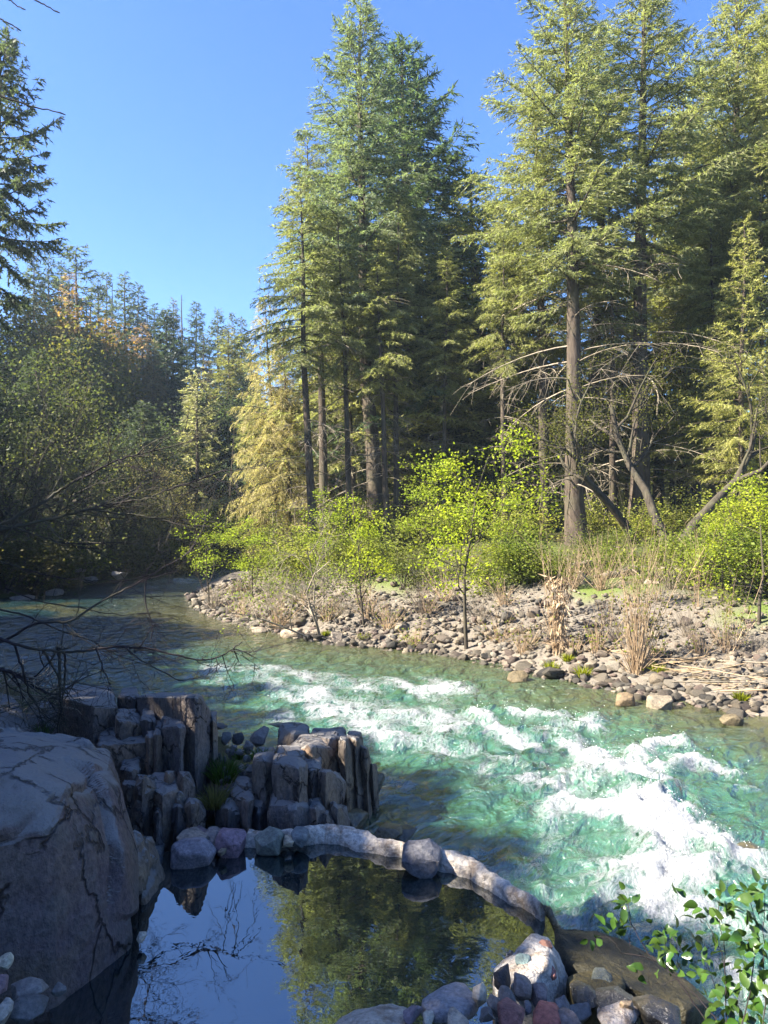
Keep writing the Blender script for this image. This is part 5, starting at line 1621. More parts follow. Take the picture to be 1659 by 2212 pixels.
def tuft(lab, p, H, n, seed, color, thin=False, onground=True):
    rng = np.random.default_rng(seed)
    if onground:
        p.z = max(ground_z(p.x, p.y), 0.02)
    a = rng.uniform(0, 6.28, n)
    sp = rng.uniform(0.05, 0.9, n)
    D = unit(np.c_[np.cos(a) * sp, np.sin(a) * sp, np.ones(n)])
    L = H * rng.uniform(0.5, 1.15, n)
    B = np.c_[np.cos(a), np.sin(a), np.zeros(n)] * (rng.uniform(0, 0.35, n) * H)[:, None]
    w = np.full(n, 0.0045 if thin else 0.009)
    s = unit(np.cross(D, rng.normal(size=(n, 3)))) * w[:, None]
    mid = B + D * (L * 0.6)[:, None]
    tip = B + D * L[:, None] + np.c_[np.cos(a) * 0.25, np.sin(a) * 0.25, -0.15 * np.ones(n)] * (L * sp)[:, None]
    V = np.stack([B - s, B + s, mid - s * 0.8, mid + s * 0.8, tip], 1)
    F1 = np.array([(0, 1, 3), (0, 3, 2), (2, 3, 4)])
    F = (F1[None] + (np.arange(n) * 5)[:, None, None]).reshape(-1, 3)
    o = link('grass_tuft', make_mesh('grass_tuft', V.reshape(-1, 3), F, M['leaf']), None, p, color)
    tag(o, lab, 'grass tuft')


brush()


def left_side():
    """the shaded left bank, its hill and the ridge against the sky"""
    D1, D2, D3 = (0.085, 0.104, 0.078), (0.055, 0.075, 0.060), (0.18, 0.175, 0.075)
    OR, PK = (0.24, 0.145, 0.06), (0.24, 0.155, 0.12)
    at_px('edge_cedar', 'cedar_tree', 'tall dark conifer cut by the left edge above the hill', 'tree', -40, 1200, 4, 88, 25, (0.075, 0.092, 0.055), 0.5, None, 0.82)
    ridge = [
        # tip px, base y, distance, kind, colour, width, label
        (78, 545, 900, 62, 'far_fir', D1, 1.0, 'grey green conifer at the left end of the ridge'),
        (102, 552, 880, 66, 'far_fir', D2, 0.9, 'conifer second from the left end of the ridge'),
        (133, 562, 850, 66, 'far_fir2', D1, 0.9, 'conifer left of the tall broad topped pine on the ridge'),
        (150, 590, 860, 60, 'far_thin', PK, 1.0, 'brownish thin conifer just left of the tall broad topped pine'),
        (166, 536, 840, 64, 'far_pine', D1, 1.5, 'tall broad topped pine standing highest on the left of the ridge'),
        (187, 640, 850, 70, 'snag2', D1, 1.0, 'bare thin snag right of the tall broad topped pine'),
        (196, 618, 850, 72, 'snag2', D1, 1.0, 'taller bare thin snag next to the first one'),
        (211, 592, 850, 72, 'far_thin', D1, 1.1, 'thin half dead conifer with a spike top on the ridge'),
        (230, 592, 830, 74, 'far_pine', D1, 0.8, 'narrow conifer between the spike top and the bare snag'),
        (243, 612, 830, 72, 'snag', D1, 0.8, 'bare snag left of the broad open conifer'),
        (270, 589, 860, 70, 'far_fir2', D1, 1.15, 'broad open crowned conifer in the middle of the ridge'),
        (298, 615, 850, 74, 'far_fir', D2, 1.1, 'layered conifer right behind the broad open one'),
        (318, 672, 850, 78, 'far_thin', D2, 1.2, 'low thin conifer in the dip of the ridge'),
        (335, 657, 860, 76, 'far_fir2', D2, 1.0, 'dark pointed conifer in the dip of the ridge'),
        (374, 646, 880, 78, 'far_fir2', (0.10, 0.095, 0.06), 0.9, 'pale conifer left of the bare branched snag'),
        (392, 637, 860, 74, 'snag', D1, 1.1, 'bare branched dead snag with crooked top on the ridge'),
        (426, 655, 890, 76, 'far_fir', D2, 1.1, 'smooth conical conifer right of the bare branched snag'),
        (467, 668, 890, 78, 'far_fir', D1, 1.1, 'conical conifer second right of the bare branched snag'),
        (500, 679, 890, 84, 'far_pine', D1, 0.7, 'small conifer peeking over the olive round crowns'),
        (521, 688, 890, 84, 'far_fir', D1, 0.9, 'last small conifer at the right end of the ridge'),
        (492, 708, 930, 62, 'far_fir', D3, 1.5, 'olive rounded conifer in front of the right end of the ridge'),
        (524, 722, 930, 62, 'far_fir2', D3, 1.3, 'second olive conifer next to the right end of the ridge'),
        (360, 672, 1010, 58, 'far_dense', D2, 1.1, 'wide dark cedar reaching low on the middle of the hill'),
        (180, 712, 900, 56, 'far_dense', CE, 0.8, 'dark pointed cedar on the left hill below the pine'),
        (212, 730, 930, 55, 'far_dense', CE, 0.75, 'dark cedar next to the pointed one'),
        (236, 690, 930, 62, 'far_thin', PK, 1.4, 'pinkish dead needled tree left of the hill centre'),
        (306, 700, 980, 58, 'far_thin', PK, 1.4, 'pinkish dead needled tree in the hill centre'),
        (330, 735, 1000, 54, 'far_fir', (0.13, 0.11, 0.07), 0.9, 'pale drying conifer before the wide dark cedar'),
        (265, 760, 960, 58, 'far_fir', D1, 1.0, 'shaded conifer in the middle of the left hill'),
        (545, 745, 960, 60, 'far_fir', D1, 1.0, 'shaded conifer seen beside the pale lichened fir'),
        (440, 720, 960, 66, 'far_thin', D1, 1.1, 'thin trunked conifer under the conical pair'),
        (405, 735, 980, 64, 'far_fir', D2, 1.0, 'shaded conifer right of the wide dark cedar'),
        (475, 750, 960, 68, 'far_thin', D1, 1.1, 'thin trunk against the sky gap on the ridge'),
        (446, 780, 1000, 60, 'far_thin', (0.13, 0.09, 0.07), 1.0, 'drying conifer above the sunlit pine'),
    ]
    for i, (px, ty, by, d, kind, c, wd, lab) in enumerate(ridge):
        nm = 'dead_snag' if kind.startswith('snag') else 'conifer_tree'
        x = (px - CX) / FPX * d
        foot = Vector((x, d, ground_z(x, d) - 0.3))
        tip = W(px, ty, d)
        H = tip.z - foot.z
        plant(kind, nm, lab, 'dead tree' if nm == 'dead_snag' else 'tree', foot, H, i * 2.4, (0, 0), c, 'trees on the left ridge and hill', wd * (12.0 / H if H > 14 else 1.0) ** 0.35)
    # yellow and orange oaks under the ridge, dark oaks filling the slope
    rng = np.random.default_rng(19)
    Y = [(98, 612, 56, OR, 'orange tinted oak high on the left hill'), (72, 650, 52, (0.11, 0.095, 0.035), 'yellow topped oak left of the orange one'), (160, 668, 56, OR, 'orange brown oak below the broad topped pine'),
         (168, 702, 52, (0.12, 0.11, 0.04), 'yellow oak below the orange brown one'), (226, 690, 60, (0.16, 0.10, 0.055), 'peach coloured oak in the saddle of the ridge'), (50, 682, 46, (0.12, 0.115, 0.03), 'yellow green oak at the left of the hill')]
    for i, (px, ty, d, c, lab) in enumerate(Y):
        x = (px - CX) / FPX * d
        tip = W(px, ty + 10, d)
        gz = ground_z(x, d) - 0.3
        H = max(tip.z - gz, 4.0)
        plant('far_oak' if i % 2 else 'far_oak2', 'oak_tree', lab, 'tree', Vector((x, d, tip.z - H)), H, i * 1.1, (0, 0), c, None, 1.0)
    k = 0
    for rowi, (d, n, x0, x1, h0, h1) in enumerate([(40, 9, -22, -3, 5, 8), (47, 11, -27, -2, 5, 8), (55, 12, -31, 0, 5, 8), (64, 13, -36, 2, 5, 8), (75, 13, -42, 6, 5, 8)]):
        rown = ['lowest row', 'second row up', 'middle row', 'fourth row up', 'top row'][rowi]
        cn = [0, 0]
        for j in range(n):
            x = x0 + (x1 - x0) * (j + rng.uniform(0.2, 0.8)) / n
            y = d + rng.normal(0, 2.0)
            if signed(LEFT, np.array([[x, y]]))[0] < 1.0 or x / y < -0.56:
                continue
            k += 1
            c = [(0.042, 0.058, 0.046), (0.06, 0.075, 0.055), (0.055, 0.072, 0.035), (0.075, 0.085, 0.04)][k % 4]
            cn[k % 3 == 2] += 1
            plant(['far_oak', 'far_oak2', 'far_dense'][k % 3], 'oak_tree' if k % 3 != 2 else 'conifer_tree', ('%s shaded oak from the left in the %s of the hill' if k % 3 != 2 else '%s short conifer from the left in the %s of the hill') % (ORD[cn[k % 3 == 2] - 1], rown),
                  'tree', Vector((x, y, ground_z(x, y) - 0.3)), rng.uniform(h0, h1) * (0.85 if k % 3 != 2 else 1.05), k * 1.9, (0, 0), c,
                  'oaks filling the left hillside' if k % 3 != 2 else 'short conifers among the hillside oaks', 1.25)
    # single trees at the water on the left
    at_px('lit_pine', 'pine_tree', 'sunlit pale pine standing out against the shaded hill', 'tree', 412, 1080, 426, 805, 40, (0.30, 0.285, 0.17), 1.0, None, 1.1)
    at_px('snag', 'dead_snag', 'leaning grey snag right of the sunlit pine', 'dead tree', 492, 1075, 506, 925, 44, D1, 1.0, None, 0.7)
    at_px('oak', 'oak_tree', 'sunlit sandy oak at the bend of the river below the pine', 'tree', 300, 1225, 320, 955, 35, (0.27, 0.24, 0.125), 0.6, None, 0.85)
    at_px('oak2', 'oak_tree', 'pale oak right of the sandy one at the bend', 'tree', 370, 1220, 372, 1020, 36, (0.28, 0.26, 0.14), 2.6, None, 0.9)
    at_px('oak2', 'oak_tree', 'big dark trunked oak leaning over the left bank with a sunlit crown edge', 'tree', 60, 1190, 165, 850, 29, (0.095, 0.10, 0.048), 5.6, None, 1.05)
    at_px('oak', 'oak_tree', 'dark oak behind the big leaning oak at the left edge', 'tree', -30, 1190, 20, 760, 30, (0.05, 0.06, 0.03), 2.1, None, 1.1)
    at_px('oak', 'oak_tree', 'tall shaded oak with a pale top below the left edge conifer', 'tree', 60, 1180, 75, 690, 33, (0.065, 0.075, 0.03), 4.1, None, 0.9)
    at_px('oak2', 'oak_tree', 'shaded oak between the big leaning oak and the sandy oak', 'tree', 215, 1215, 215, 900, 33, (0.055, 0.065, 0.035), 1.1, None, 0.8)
    S = sorted([(70, 1240, 1120, 27.5), (130, 1240, 1130, 29), (190, 1240, 1130, 31), (250, 1236, 1130, 33), (310, 1236, 1140, 34.5), (360, 1236, 1130, 36), (10, 1250, 1110, 26.5), (410, 1230, 1110, 39), (455, 1225, 1080, 42),
         (500, 1220, 1060, 44), (545, 1215, 1060, 46)])
    for i, (px, by, ty, d) in enumerate(S):
        at_px(['shrub', 'shrub2', 'big_leaf'][i % 3], 'leafy_shrub', '%s dull shrub from the left along the shaded far water edge' % ORD[i], 'bush', px, by, px, ty, d, [(0.075, 0.07, 0.035), (0.06, 0.07, 0.03), (0.10, 0.12, 0.035)][i % 3], i * 2.2,
              'shrubs along the left water edge', 1.5)
    for px, py, d, w, h, lab in [(258, 1222, 27.0, 40, 26, 'grey boulder half in the water on the shaded left bank'), (195, 1235, 28.0, 44, 18, 'long dark rock on the left bank left of the grey boulder'), (120, 1262, 26.5, 50, 20, 'flat dark rock at the left water edge'), (50, 1275, 25.5, 60, 22, 'dark rock at the left end of the far water edge'), (174, 1213, 28.5, 30, 16, 'pale blue grey rock on the left bank below the oaks')]:
        stone('bank_rock', lab, 'rock', px, py + 18, d, w, h, w / FPX * d, M['stone'], (0.14, 0.14, 0.155), px, (0, 0, 0), boxy=1.0, n=16, bevel=0.12, res=0.12)
    # trees and slope out of frame on the left that shade the pool and the near half of the river
    sv = np.array(SUN)
    k = 0
    for i in range(15):
        f = i / 14
        p = np.array([3.05, 0.8, 0.0]) * (1 - f) + np.array([-5.6, 21.0, 0.0]) * f
        for row, (tt, dz) in enumerate([(16.0, 0.0), (18.5, -0.4), (21.5, -1.6), (26.0, -3.5)]):
            q = p + sv * tt + np.array([-0.35, -0.15, 0]) * 2.0 * row
            gz = ground_z(q[0], q[1])
            H = q[2] + dz + 0.6 * rng.normal() - gz
            if H < 2.5 or q[0] / max(q[1], 0.1) > -0.60:
                continue
            k += 1
            plant('shade_fir', 'conifer_tree', 'dense dark conifer on the near left slope that shades the pool', 'tree', Vector((q[0], q[1], gz - 0.2)), H, k * 1.7, (0, 0), (0.04, 0.055, 0.028), 'conifers on the near left slope', 1.5)

    for i, (P0, tt) in enumerate([((-18, 30, 10.0), 12), ((-16.5, 28, 9.0), 13), ((-15, 31, 8.2), 17), ((-14, 27, 6.0), 15), ((-19, 33, 11), 13), ((-12.6, 32, 5.0), 20), ((-17, 26, 8.0), 11)]):  # unseen conifers added so the left bank oaks stand in shade
        q = np.array(P0) + sv * tt
        gz = ground_z(q[0], q[1])
        if q[2] - gz < 2.5 or q[0] / q[1] > -0.62:
            continue
        plant('shade_fir', 'conifer_tree', 'unseen dense dark conifer added to shade the left bank oaks', 'tree', Vector((q[0], q[1], gz - 0.2)), q[2] - gz, i * 2.3, (0, 0), (0.04, 0.055, 0.028), 'added conifers above the left bank oaks', 1.7)


left_side()

# ------------------------------------------------------------------ cobbles of the far bank


def cobbles():
    rng = np.random.default_rng(3)
    meshes = []
    for i in range(12):
        r = np.random.default_rng(900 + i)
        sz = np.array([1.0, r.uniform(0.65, 1.0), r.uniform(0.45, 0.75)]) * 2
        me = rock_mesh('cobble', egg_pts(sz, 900 + i, 20, 0.85), 0.9, 0.05, 1.0, i, 0.28, M['stone'], seg=2)
        meshes.append(me)
    n = 60000
    P = np.c_[rng.uniform(-8, 13, n), rng.uniform(9, 27, n)]
    sr = signed(RIGHT, P)
    u = P[:, 0] / P[:, 1]
    dens = np.exp(-np.clip(sr - 2.2, 0, 9) / 1.3) * (sr > -0.35)
    ok = (dens > rng.random(n)) & (np.abs(u) < 0.60)
    P, sr = P[ok], sr[ok]
    P, sr = P[:5200], sr[:5200]
    n = len(P)
    R = 0.056 * np.exp(rng.normal(0, 0.42, n)) * (1 + 0.35 * smooth(1.8, 0.2, sr))
    big = rng.random(n) < 0.022
    R[big] *= rng.uniform(1.5, 2.3, big.sum())
    R = np.clip(R, 0.035, 0.30)
    Z = land(P) + R * rng.uniform(0.0, 0.55, n)
    order = np.argsort(-(R / P[:, 1]))
    cols = np.array([(0.185, 0.150, 0.108), (0.128, 0.112, 0.090), (0.235, 0.198, 0.150), (0.082, 0.074, 0.064), (0.150, 0.120, 0.092), (0.185, 0.162, 0.130), (0.128, 0.095, 0.078)])
    names = ['tan', 'grey', 'pale', 'dark grey', 'brownish', 'light grey', 'reddish']
    for i in order[:300]:
        c = rng.integers(0, 7)
        f = rng.uniform(0.8, 1.15)
        wet = 0.45 if Z[i] - R[i] * 0.2 < 0.08 else 1.0
        o = link('cobble', meshes[rng.integers(0, 12)], None, (P[i, 0], P[i, 1], Z[i]), cols[c] * f * wet * 0.88)
        o.scale = (R[i], R[i], R[i])
        o.rotation_euler = (rng.normal(0, 0.3), rng.normal(0, 0.3), rng.uniform(0, 6.28))
        pxx = CX + P[i, 0] / P[i, 1] * FPX
        lm = ['at the far tip of the bar', 'below the leaning willow', 'by the smaller alder', 'left of the central alder', 'right of the central alder', 'by the debris wrapped clump', 'by the broad willow clump', 'by the driftwood'][int(np.searchsorted([570, 700, 850, 1000, 1140, 1280, 1430], pxx))]
        size = ['little', 'smallish', 'mid sized', 'large', 'very large'][int(np.searchsorted([0.085, 0.11, 0.14, 0.19], R[i]))]
        zone = 'wet at the waterline' if wet < 1 else ('low on the bank' if sr[i] < 1.3 else ('halfway up the bank' if sr[i] < 2.6 else 'high on the bank'))
        tag(o, '%s %s cobble %s %s' % (size, names[c], zone, lm), 'cobble', 'cobbles of the far bank')
    # the rest, too many to pick apart
    base = []
    for me in meshes:
        bm = bmesh.new()
        bm.from_mesh(me)
        if len(bm.faces) > 90:
            bmesh.ops.dissolve_limit(bm, angle_limit=0.5, verts=bm.verts[:], edges=bm.edges[:])
            bmesh.ops.triangulate(bm, faces=bm.faces[:])
        base.append((np.array([v.co for v in bm.verts]), np.array([[v.index for v in f.verts] for f in bm.faces])))
        bm.free()
    for ci in range(7):
        VV, FF, off = [], [], 0
        for i in order[300:]:
            if i % 7 != ci:
                continue
            v, f = base[i % 12]
            a, b = rng.uniform(0, 6.28), rng.normal(0, 0.3)
            Rm = np.array(Matrix.Rotation(a, 3, 'Z') @ Matrix.Rotation(b, 3, 'X'))
            VV.append(v @ Rm.T * R[i] + [P[i, 0], P[i, 1], Z[i]])
            FF.append(f + off)
            off += len(v)
        o = link('small_cobbles', make_mesh('small_cobbles', np.concatenate(VV), np.concatenate(FF), M['stone'], True), None, None, cols[ci] * 0.88)
        tag(o, 'uncounted smaller %s cobbles covering the far bank' % names[ci], 'cobbles', kind='stuff')
    # a few marked boulders
    S = M['stone']
    for px, py, w, h, col, lab in [(1247, 1345, 46, 34, (0.33, 0.29, 0.26), 'bright pale boulder sitting high on the far bank'), (1425, 1508, 64, 40, (0.17, 0.15, 0.13), 'pale boulder between the sticks at the water right of the broad willow clump'),
                                   (632, 1362, 62, 24, (0.27, 0.23, 0.20), 'long flat slab at the water left of the leaning willow'), (725, 1372, 44, 28, (0.17, 0.15, 0.145), 'dark boulder at the foot of the leaning willow'),
                                   (560, 1352, 40, 14, (0.25, 0.22, 0.20), 'flat pale rock at the left end of the bar'), (1325, 1315, 50, 26, (0.30, 0.26, 0.22), 'tan boulder behind the short dry clump'),
                                   (1120, 1452, 56, 26, (0.09, 0.075, 0.05), 'mossy dark rock at the water right of the central alder'), (1350, 1500, 50, 30, (0.13, 0.10, 0.07), 'brown mossy rock in the water under the broad willow clump'),
                                   (1580, 1540, 56, 24, (0.10, 0.085, 0.06), 'dark wet rock at the water under the driftwood')]:
        p = G(px, py, 0.15)
        d = p.y
        gz = ground_z(p.x, p.y)
        q = W(px, py, d)
        stone('bank_boulder', lab, 'boulder', px, CY + (CAM_Z - max(gz, 0) - h / FPX * d * 0.2) / d * FPX, d, w, h * 1.3, w / FPX * d * 0.8, S, col, int(px), (0, 0, 0), boxy=0.78, n=24, bevel=0.25, res=0.06)


cobbles()

# ------------------------------------------------------------------ near twigs and leaves


def bare_bush():
    rng = np.random.default_rng(23)
    base = Vector((-4.4, 7.2, 0.6))
    t = thing('bare_bush', 'leafless dark bush reaching in from the left over the water', 'bush', base)
    L = [  # traced limbs: px, py ; distance from -> to ; thickness px
        ([(-60, 1160), (0, 1136), (45, 1110), (98, 1084), (116, 1067), (155, 1043), (190, 1026), (244, 997), (286, 985), (333, 973), (384, 962), (430, 945)], 7.4, 8.2, 9),
        ([(-60, 1158), (0, 1145), (60, 1133), (119, 1119), (167, 1107), (193, 1100), (226, 1091), (268, 1085), (315, 1078), (357, 1060), (417, 1042), (491, 1012)], 7.2, 7.6, 9),
        ([(193, 1100), (253, 1110), (298, 1112), (327, 1118), (372, 1127), (417, 1134), (494, 1140)], 7.4, 7.4, 6),
        ([(-40, 1130), (39, 1143), (89, 1158), (128, 1171), (184, 1176), (238, 1171), (292, 1173), (340, 1180)], 7.0, 7.4, 5),
        ([(-40, 1200), (0, 1214), (45, 1226), (104, 1244), (167, 1253), (238, 1253), (290, 1262)], 6.8, 7.2, 5),
        ([(-30, 1400), (22, 1379), (60, 1353), (112, 1342), (145, 1345), (179, 1327), (223, 1297), (260, 1278), (305, 1256), (346, 1230), (387, 1208), (428, 1182)], 6.4, 7.0, 8),
        ([(-30, 1370), (0, 1379), (45, 1397), (93, 1405), (156, 1409), (208, 1401), (268, 1397), (320, 1401), (372, 1412), (428, 1427), (461, 1423), (495, 1409), (524, 1386)], 6.3, 6.8, 8),
        ([(-40, 1440), (0, 1448), (22, 1451), (56, 1468), (82, 1487), (110, 1500), (150, 1498)], 6.6, 6.9, 13),
        ([(127, 1400), (129, 1454), (132, 1500), (133, 1530), (124, 1570), (126, 1600)], 6.7, 6.6, 8),
        ([(138, 1405), (142, 1454), (136, 1500), (130, 1540), (128, 1600)], 6.75, 6.65, 6),
        ([(93, 1405), (110, 1430), (128, 1470), (140, 1500)], 6.5, 6.7, 6),
        ([(0, 1316), (60, 1330), (130, 1362), (200, 1385), (260, 1420), (330, 1440)], 6.5, 6.8, 5),
        ([(10, 1270), (80, 1300), (160, 1310), (250, 1330), (330, 1325)], 6.9, 7.2, 4),
        ([(30, 1390), (50, 1450), (62, 1500), (90, 1540), (118, 1560)], 6.5, 6.6, 6),
        ([(268, 1397), (300, 1425), (330, 1440), (385, 1470), (440, 1462), (470, 1440)], 6.4, 6.5, 4),
        ([(0, 1180), (40, 1120), (55, 1060), (70, 1020)], 6.9, 7.0, 4),
        ([(316, 1250), (312, 1300), (330, 1360), (322, 1400)], 6.7, 6.7, 4),
        ([(208, 1401), (222, 1440), (236, 1480), (233, 1505)], 6.4, 6.4, 4),
    ]
    tw = []

    def twig(p, d, l, r, lev):
        n = 5
        pts = [np.array(p)]
        dd = d
        for k in range(n):
            dd = unit(dd + rng.normal(0, 0.16, 3) + np.array([0.03, 0, 0.0]))
            pts.append(pts[-1] + dd * l / n)
        tw.append((np.array(pts), r * np.linspace(1, 0.35, n + 1)))
        if lev < 2:
            for k in range(rng.integers(2, 5)):
                q = pts[rng.integers(1, n + 1)]
                a = unit(dd + rng.normal(0, 0.55, 3) * [1, 0.7, 1])
                twig(q, a, l * rng.uniform(0.35, 0.65), r * 0.6, lev + 1)
    for pts, d0, d1, th in L:
        n = len(pts)
        P = np.array([W(px, py, d0 + (d1 - d0) * i / (n - 1) + 0.04 * rng.normal()) for i, (px, py) in enumerate(pts)]) - np.array(base)
        s = np.linspace(0, n - 1, 4 * n)
        i = np.minimum(s.astype(int), n - 2)
        f = (s - i)[:, None]
        Q = P[i] * (1 - f) + P[i + 1] * f
        Q[1:-1] = (Q[:-2] + 2 * Q[1:-1] + Q[2:]) / 4
        Q += 0.004 * rng.normal(size=Q.shape)
        r0 = 0.9 * th / FPX * d0 / 2
        link('limb', make_mesh('limb', *tubes([(Q, r0 * np.linspace(1, 0.3, len(Q)))], 6), M['twig'], True), t)
        ln = np.linalg.norm(np.diff(P, axis=0), axis=1).sum()
        for k in range(int(5 + ln * 5)):
            j = rng.integers(len(Q) // 5, len(Q) - 1)
            dd = unit(Q[j + 1] - Q[j - 1])
            a = unit(dd * 0.8 + np.array([rng.normal(0, 0.4), rng.normal(0, 0.5), rng.normal(0, 0.6)]))
            twig(Q[j], a, rng.uniform(0.2, 0.75) * (1.0 if th > 5 else 0.7), r0 * rng.uniform(0.25, 0.45), 0)
    o = link('twigs', make_mesh('twigs', *tubes(tw, 3), M['twig']), t)
    o['kind'] = 'stuff'
    # pale drift twigs heaped at the left below it
    base = W(40, 1500, 6.9)
    t2 = thing('drift_twigs', 'heap of pale tangled drift twigs on the rock at the left edge', 'driftwood', base)
    lines = []
    for k in range(130):
        p = np.array(W(rng.uniform(-40, 115), rng.uniform(1462, 1545), rng.uniform(6.7, 7.3))) - np.array(base)
        d = unit(np.array([1.0, rng.normal(0, 0.5), rng.normal(0, 0.55)]))
        l = rng.uniform(0.15, 0.5)
        pts = [p]
        for j in range(7):
            d = unit(d + rng.normal(0, 0.35, 3))
            pts.append(pts[-1] + d * l / 7)
        lines.append((np.array(pts), rng.uniform(0.003, 0.008) * np.linspace(1, 0.5, 8)))
    o = link('twigs', make_mesh('twigs', *tubes(lines, 4), M['dead']), t2)
    o['kind'] = 'stuff'
    # twig ends of a tree out of frame against the sky
    for pts, lab in [([(-60, -40), (10, -8), (30, 8), (55, 22)], 'upper left bare twig end against the sky, higher of the short pair'), ([(-60, 10), (0, 40), (25, 54), (45, 65)], 'bare twig end against the sky below the higher one'),
                     ([(20, -30), (75, 0), (100, 12), (130, 28)], 'bare twig end against the sky nearest the top edge'), ([(-80, 170), (0, 208), (75, 232), (110, 238), (140, 247)], 'bare twig crossing in front of the tall left conifer')]:
        P = np.array([W(px, py, 5.0) for px, py in pts])
        b = P.mean(0)
        s = np.linspace(0, len(P) - 1, 14)
        Q = np.stack([np.interp(s, np.arange(len(P)), P[:, k]) for k in range(3)], 1) - b + rng.normal(0, 0.0025, (14, 3))
        r = 0.006 * np.linspace(1.0, 0.55, 14)
        r[-2] *= 1.5
        o = link('twig', make_mesh('twig', *tubes([(Q, r)], 6), M['twig'], True), None, b)
        tag(o, lab, 'twig')


bare_bush()


def leaf_mesh(seed):
    rng = np.random.default_rng(seed)
    n, m = 7, 2
    V = []
    for i in range(n):
        s = i / (n - 1)
        w = 0.30 * math.sin(math.pi * (0.04 + 0.96 * s) ** 0.85) ** 0.85 if 0 < i < n - 1 else 0.012
        cz = -0.22 * s * s * rng.uniform(0.6, 1.4)
        for k in (-1, 0, 1):
            V.append((s, k * w, cz + abs(k) * w * 0.32 + 0.015 * rng.normal() * abs(k)))
    F = []
    for i in range(n - 1):
        for k in range(2):
            a = i * 3 + k
            F.append((a, a + 1, a + 4, a + 3))
    return make_mesh('leaf', V, F, M['fore_leaf'], True)


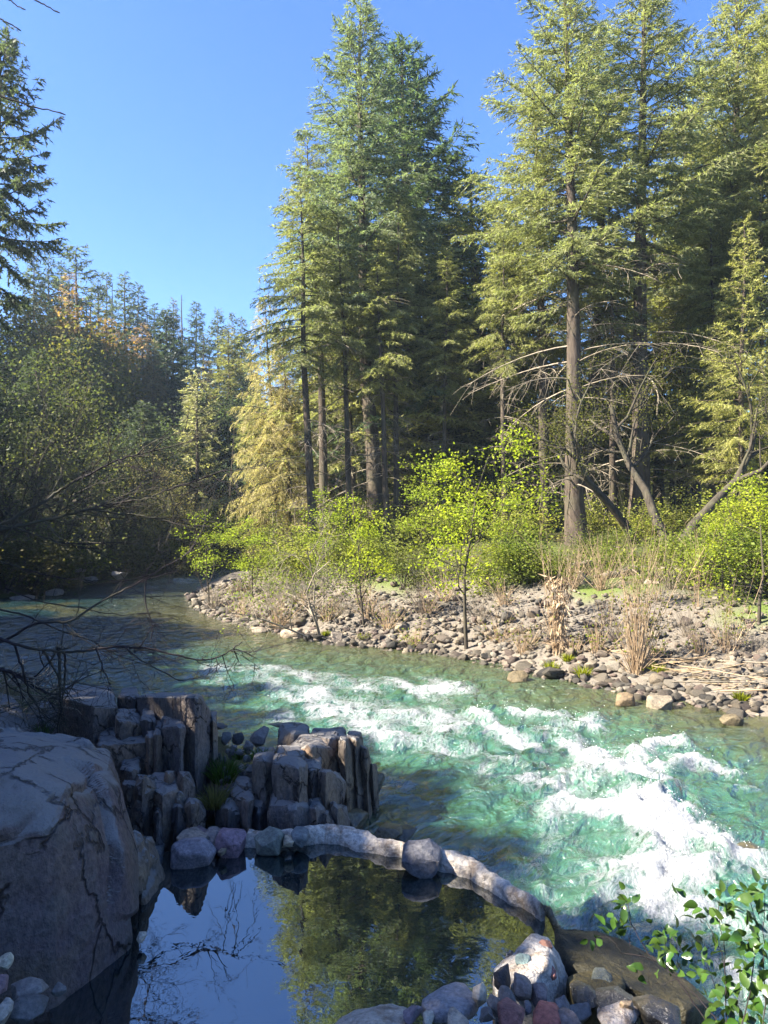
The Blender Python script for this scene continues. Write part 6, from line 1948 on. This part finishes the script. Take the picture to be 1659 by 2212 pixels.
def leafy_shrub():
    rng = np.random.default_rng(9)
    base = W(1560, 2235, 2.9)

    def C(x, y):
        return 1097 + x * 0.3386, 1892.7 + y * 0.3386
    t = thing('leafy_shrub', 'green leafy shrub with glossy leaves leaning in at the bottom right corner', 'bush', base)
    stems = [([(1290, 1000), (1270, 930), (1170, 790), (1080, 650), (960, 550), (900, 500), (830, 380), (780, 290), (775, 220), (768, 150)], 3.0, 3.3, 11),
             ([(960, 550), (860, 510), (720, 490), (690, 430), (650, 395), (560, 380)], 3.2, 3.25, 7), ([(1400, 1000), (1300, 880), (1200, 760), (1080, 650)], 2.95, 3.1, 11),
             ([(1400, 960), (1385, 620), (1370, 500), (1310, 370), (1270, 300), (1230, 240)], 2.8, 2.9, 7), ([(1385, 620), (1385, 470), (1360, 330), (1340, 200), (1365, 120)], 2.85, 2.9, 7),
             ([(785, 450), (770, 390), (755, 340)], 3.2, 3.2, 4), ([(785, 460), (780, 360), (778, 300)], 3.22, 3.25, 5), ([(1060, 620), (1020, 520), (1000, 400)], 3.1, 3.1, 5), ([(1140, 640), (1080, 550), (1110, 400), (1120, 350)], 3.1, 3.05, 5),
             ([(1480, 1000), (1540, 800), (1560, 600), (1600, 380), (1560, 200), (1520, 110)], 2.7, 2.75, 9), ([(1640, 1000), (1640, 700), (1630, 400), (1640, 110)], 2.65, 2.7, 8), ([(1430, 1000), (1420, 800), (1390, 720)], 2.8, 2.8, 6),
             ([(1330, 730), (1290, 620), (1270, 540)], 2.95, 2.95, 5), ([(900, 690), (905, 600), (905, 555)], 3.2, 3.2, 4), ([(1080, 650), (1000, 690), (920, 680)], 3.1, 3.2, 4)]
    for pts, d0, d1, th in stems:
        n = len(pts)
        P = np.array([W(*C(x, y), d0 + (d1 - d0) * i / (n - 1)) for i, (x, y) in enumerate(pts)]) - np.array(base)
        s = np.linspace(0, n - 1, 3 * n)
        Q = np.stack([np.interp(s, np.arange(n), P[:, k]) for k in range(3)], 1) + rng.normal(0, 0.0018, (3 * n, 3))
        r = th * 0.3386 / FPX * d0 / 2
        link('stem', make_mesh('stem', *tubes([(Q, r * np.linspace(1, 0.45, len(Q)))], 6), M['twig'], True), t)
    meshes = [leaf_mesh(i) for i in range(5)]
    CL = [(770, 170, 62, 12), (690, 255, 40, 4), (730, 320, 20, 1), (540, 380, 55, 4), (680, 390, 60, 9), (1000, 370, 66, 9), (1010, 430, 60, 8), (1110, 350, 35, 3), (1170, 400, 40, 3), (940, 500, 25, 2), (1080, 480, 70, 8),
          (1190, 490, 25, 2), (1270, 540, 60, 5), (1160, 580, 60, 4), (1090, 590, 50, 4), (840, 610, 45, 3), (910, 590, 30, 2), (1240, 660, 80, 8), (1350, 650, 70, 6), (1300, 180, 70, 10), (1140, 170, 40, 3), (1370, 120, 35, 3),
          (1250, 260, 50, 5), (1340, 330, 40, 4), (1400, 260, 40, 4), (1520, 120, 75, 8), (1620, 120, 70, 6), (1560, 220, 75, 8), (1500, 330, 70, 8), (1600, 340, 80, 10), (1500, 450, 70, 8), (1600, 480, 80, 9), (1520, 600, 50, 4),
          (1620, 620, 70, 7), (1400, 760, 80, 10), (1500, 700, 80, 8), (1600, 740, 80, 8), (1380, 850, 80, 8), (1500, 830, 80, 9), (1600, 880, 80, 8), (1300, 910, 50, 5), (1440, 910, 70, 6)]
    for x, y, rad, n in CL:
        d = float(np.interp(x, [540, 1080, 1300, 1500, 1659], [3.25, 3.1, 2.9, 2.75, 2.65]))
        c = W(*C(x, y), d) - base
        rr = rad * 0.3386 / FPX * d
        for k in range(n):
            off = Vector(rng.normal(0, 0.55, 3)) * rr
            o = link('leaf', meshes[rng.integers(0, 5)], t, c + off, np.array((0.024, 0.062, 0.011)) * rng.uniform(0.7, 1.6) * np.array((1 + 0.5 * rng.random(), 1, 1)))
            L = rng.uniform(0.038, 0.062)
            o.scale = (L, L, L)
            dirv = Vector((off.x + rng.normal(0, 0.4) * rr, rng.normal(0, 0.8) * rr, off.z + 0.25 * rr + rng.normal(0, 0.5) * rr)).normalized()
            q = dirv.to_track_quat('X', 'Z')
            o.rotation_euler = (q.to_matrix() @ Matrix.Rotation(rng.normal(0, 0.9), 3, 'X')).to_euler()


leafy_shrub()


def haze():
    me = bpy.data.meshes.new('haze')
    bm = bmesh.new()
    bmesh.ops.create_cube(bm, size=1.0)
    bm.to_mesh(me)
    bm.free()
    o = link('haze', me, None, (0, 97, 30))
    o.scale = (330, 240, 70)
    m, n, l = new_mat('valley_haze')
    v = n.new('ShaderNodeVolumePrincipled')
    v.inputs['Color'].default_value = (0.66, 0.82, 1.0, 1)
    v.inputs['Density'].default_value = HAZE
    v.inputs['Anisotropy'].default_value = 0.3
    out = n.new('ShaderNodeOutputMaterial')
    l.new(v.outputs[0], out.inputs['Volume'])
    me.materials.append(m)
    tag(o, kind='stuff')


HAZE = 0.0005
haze()
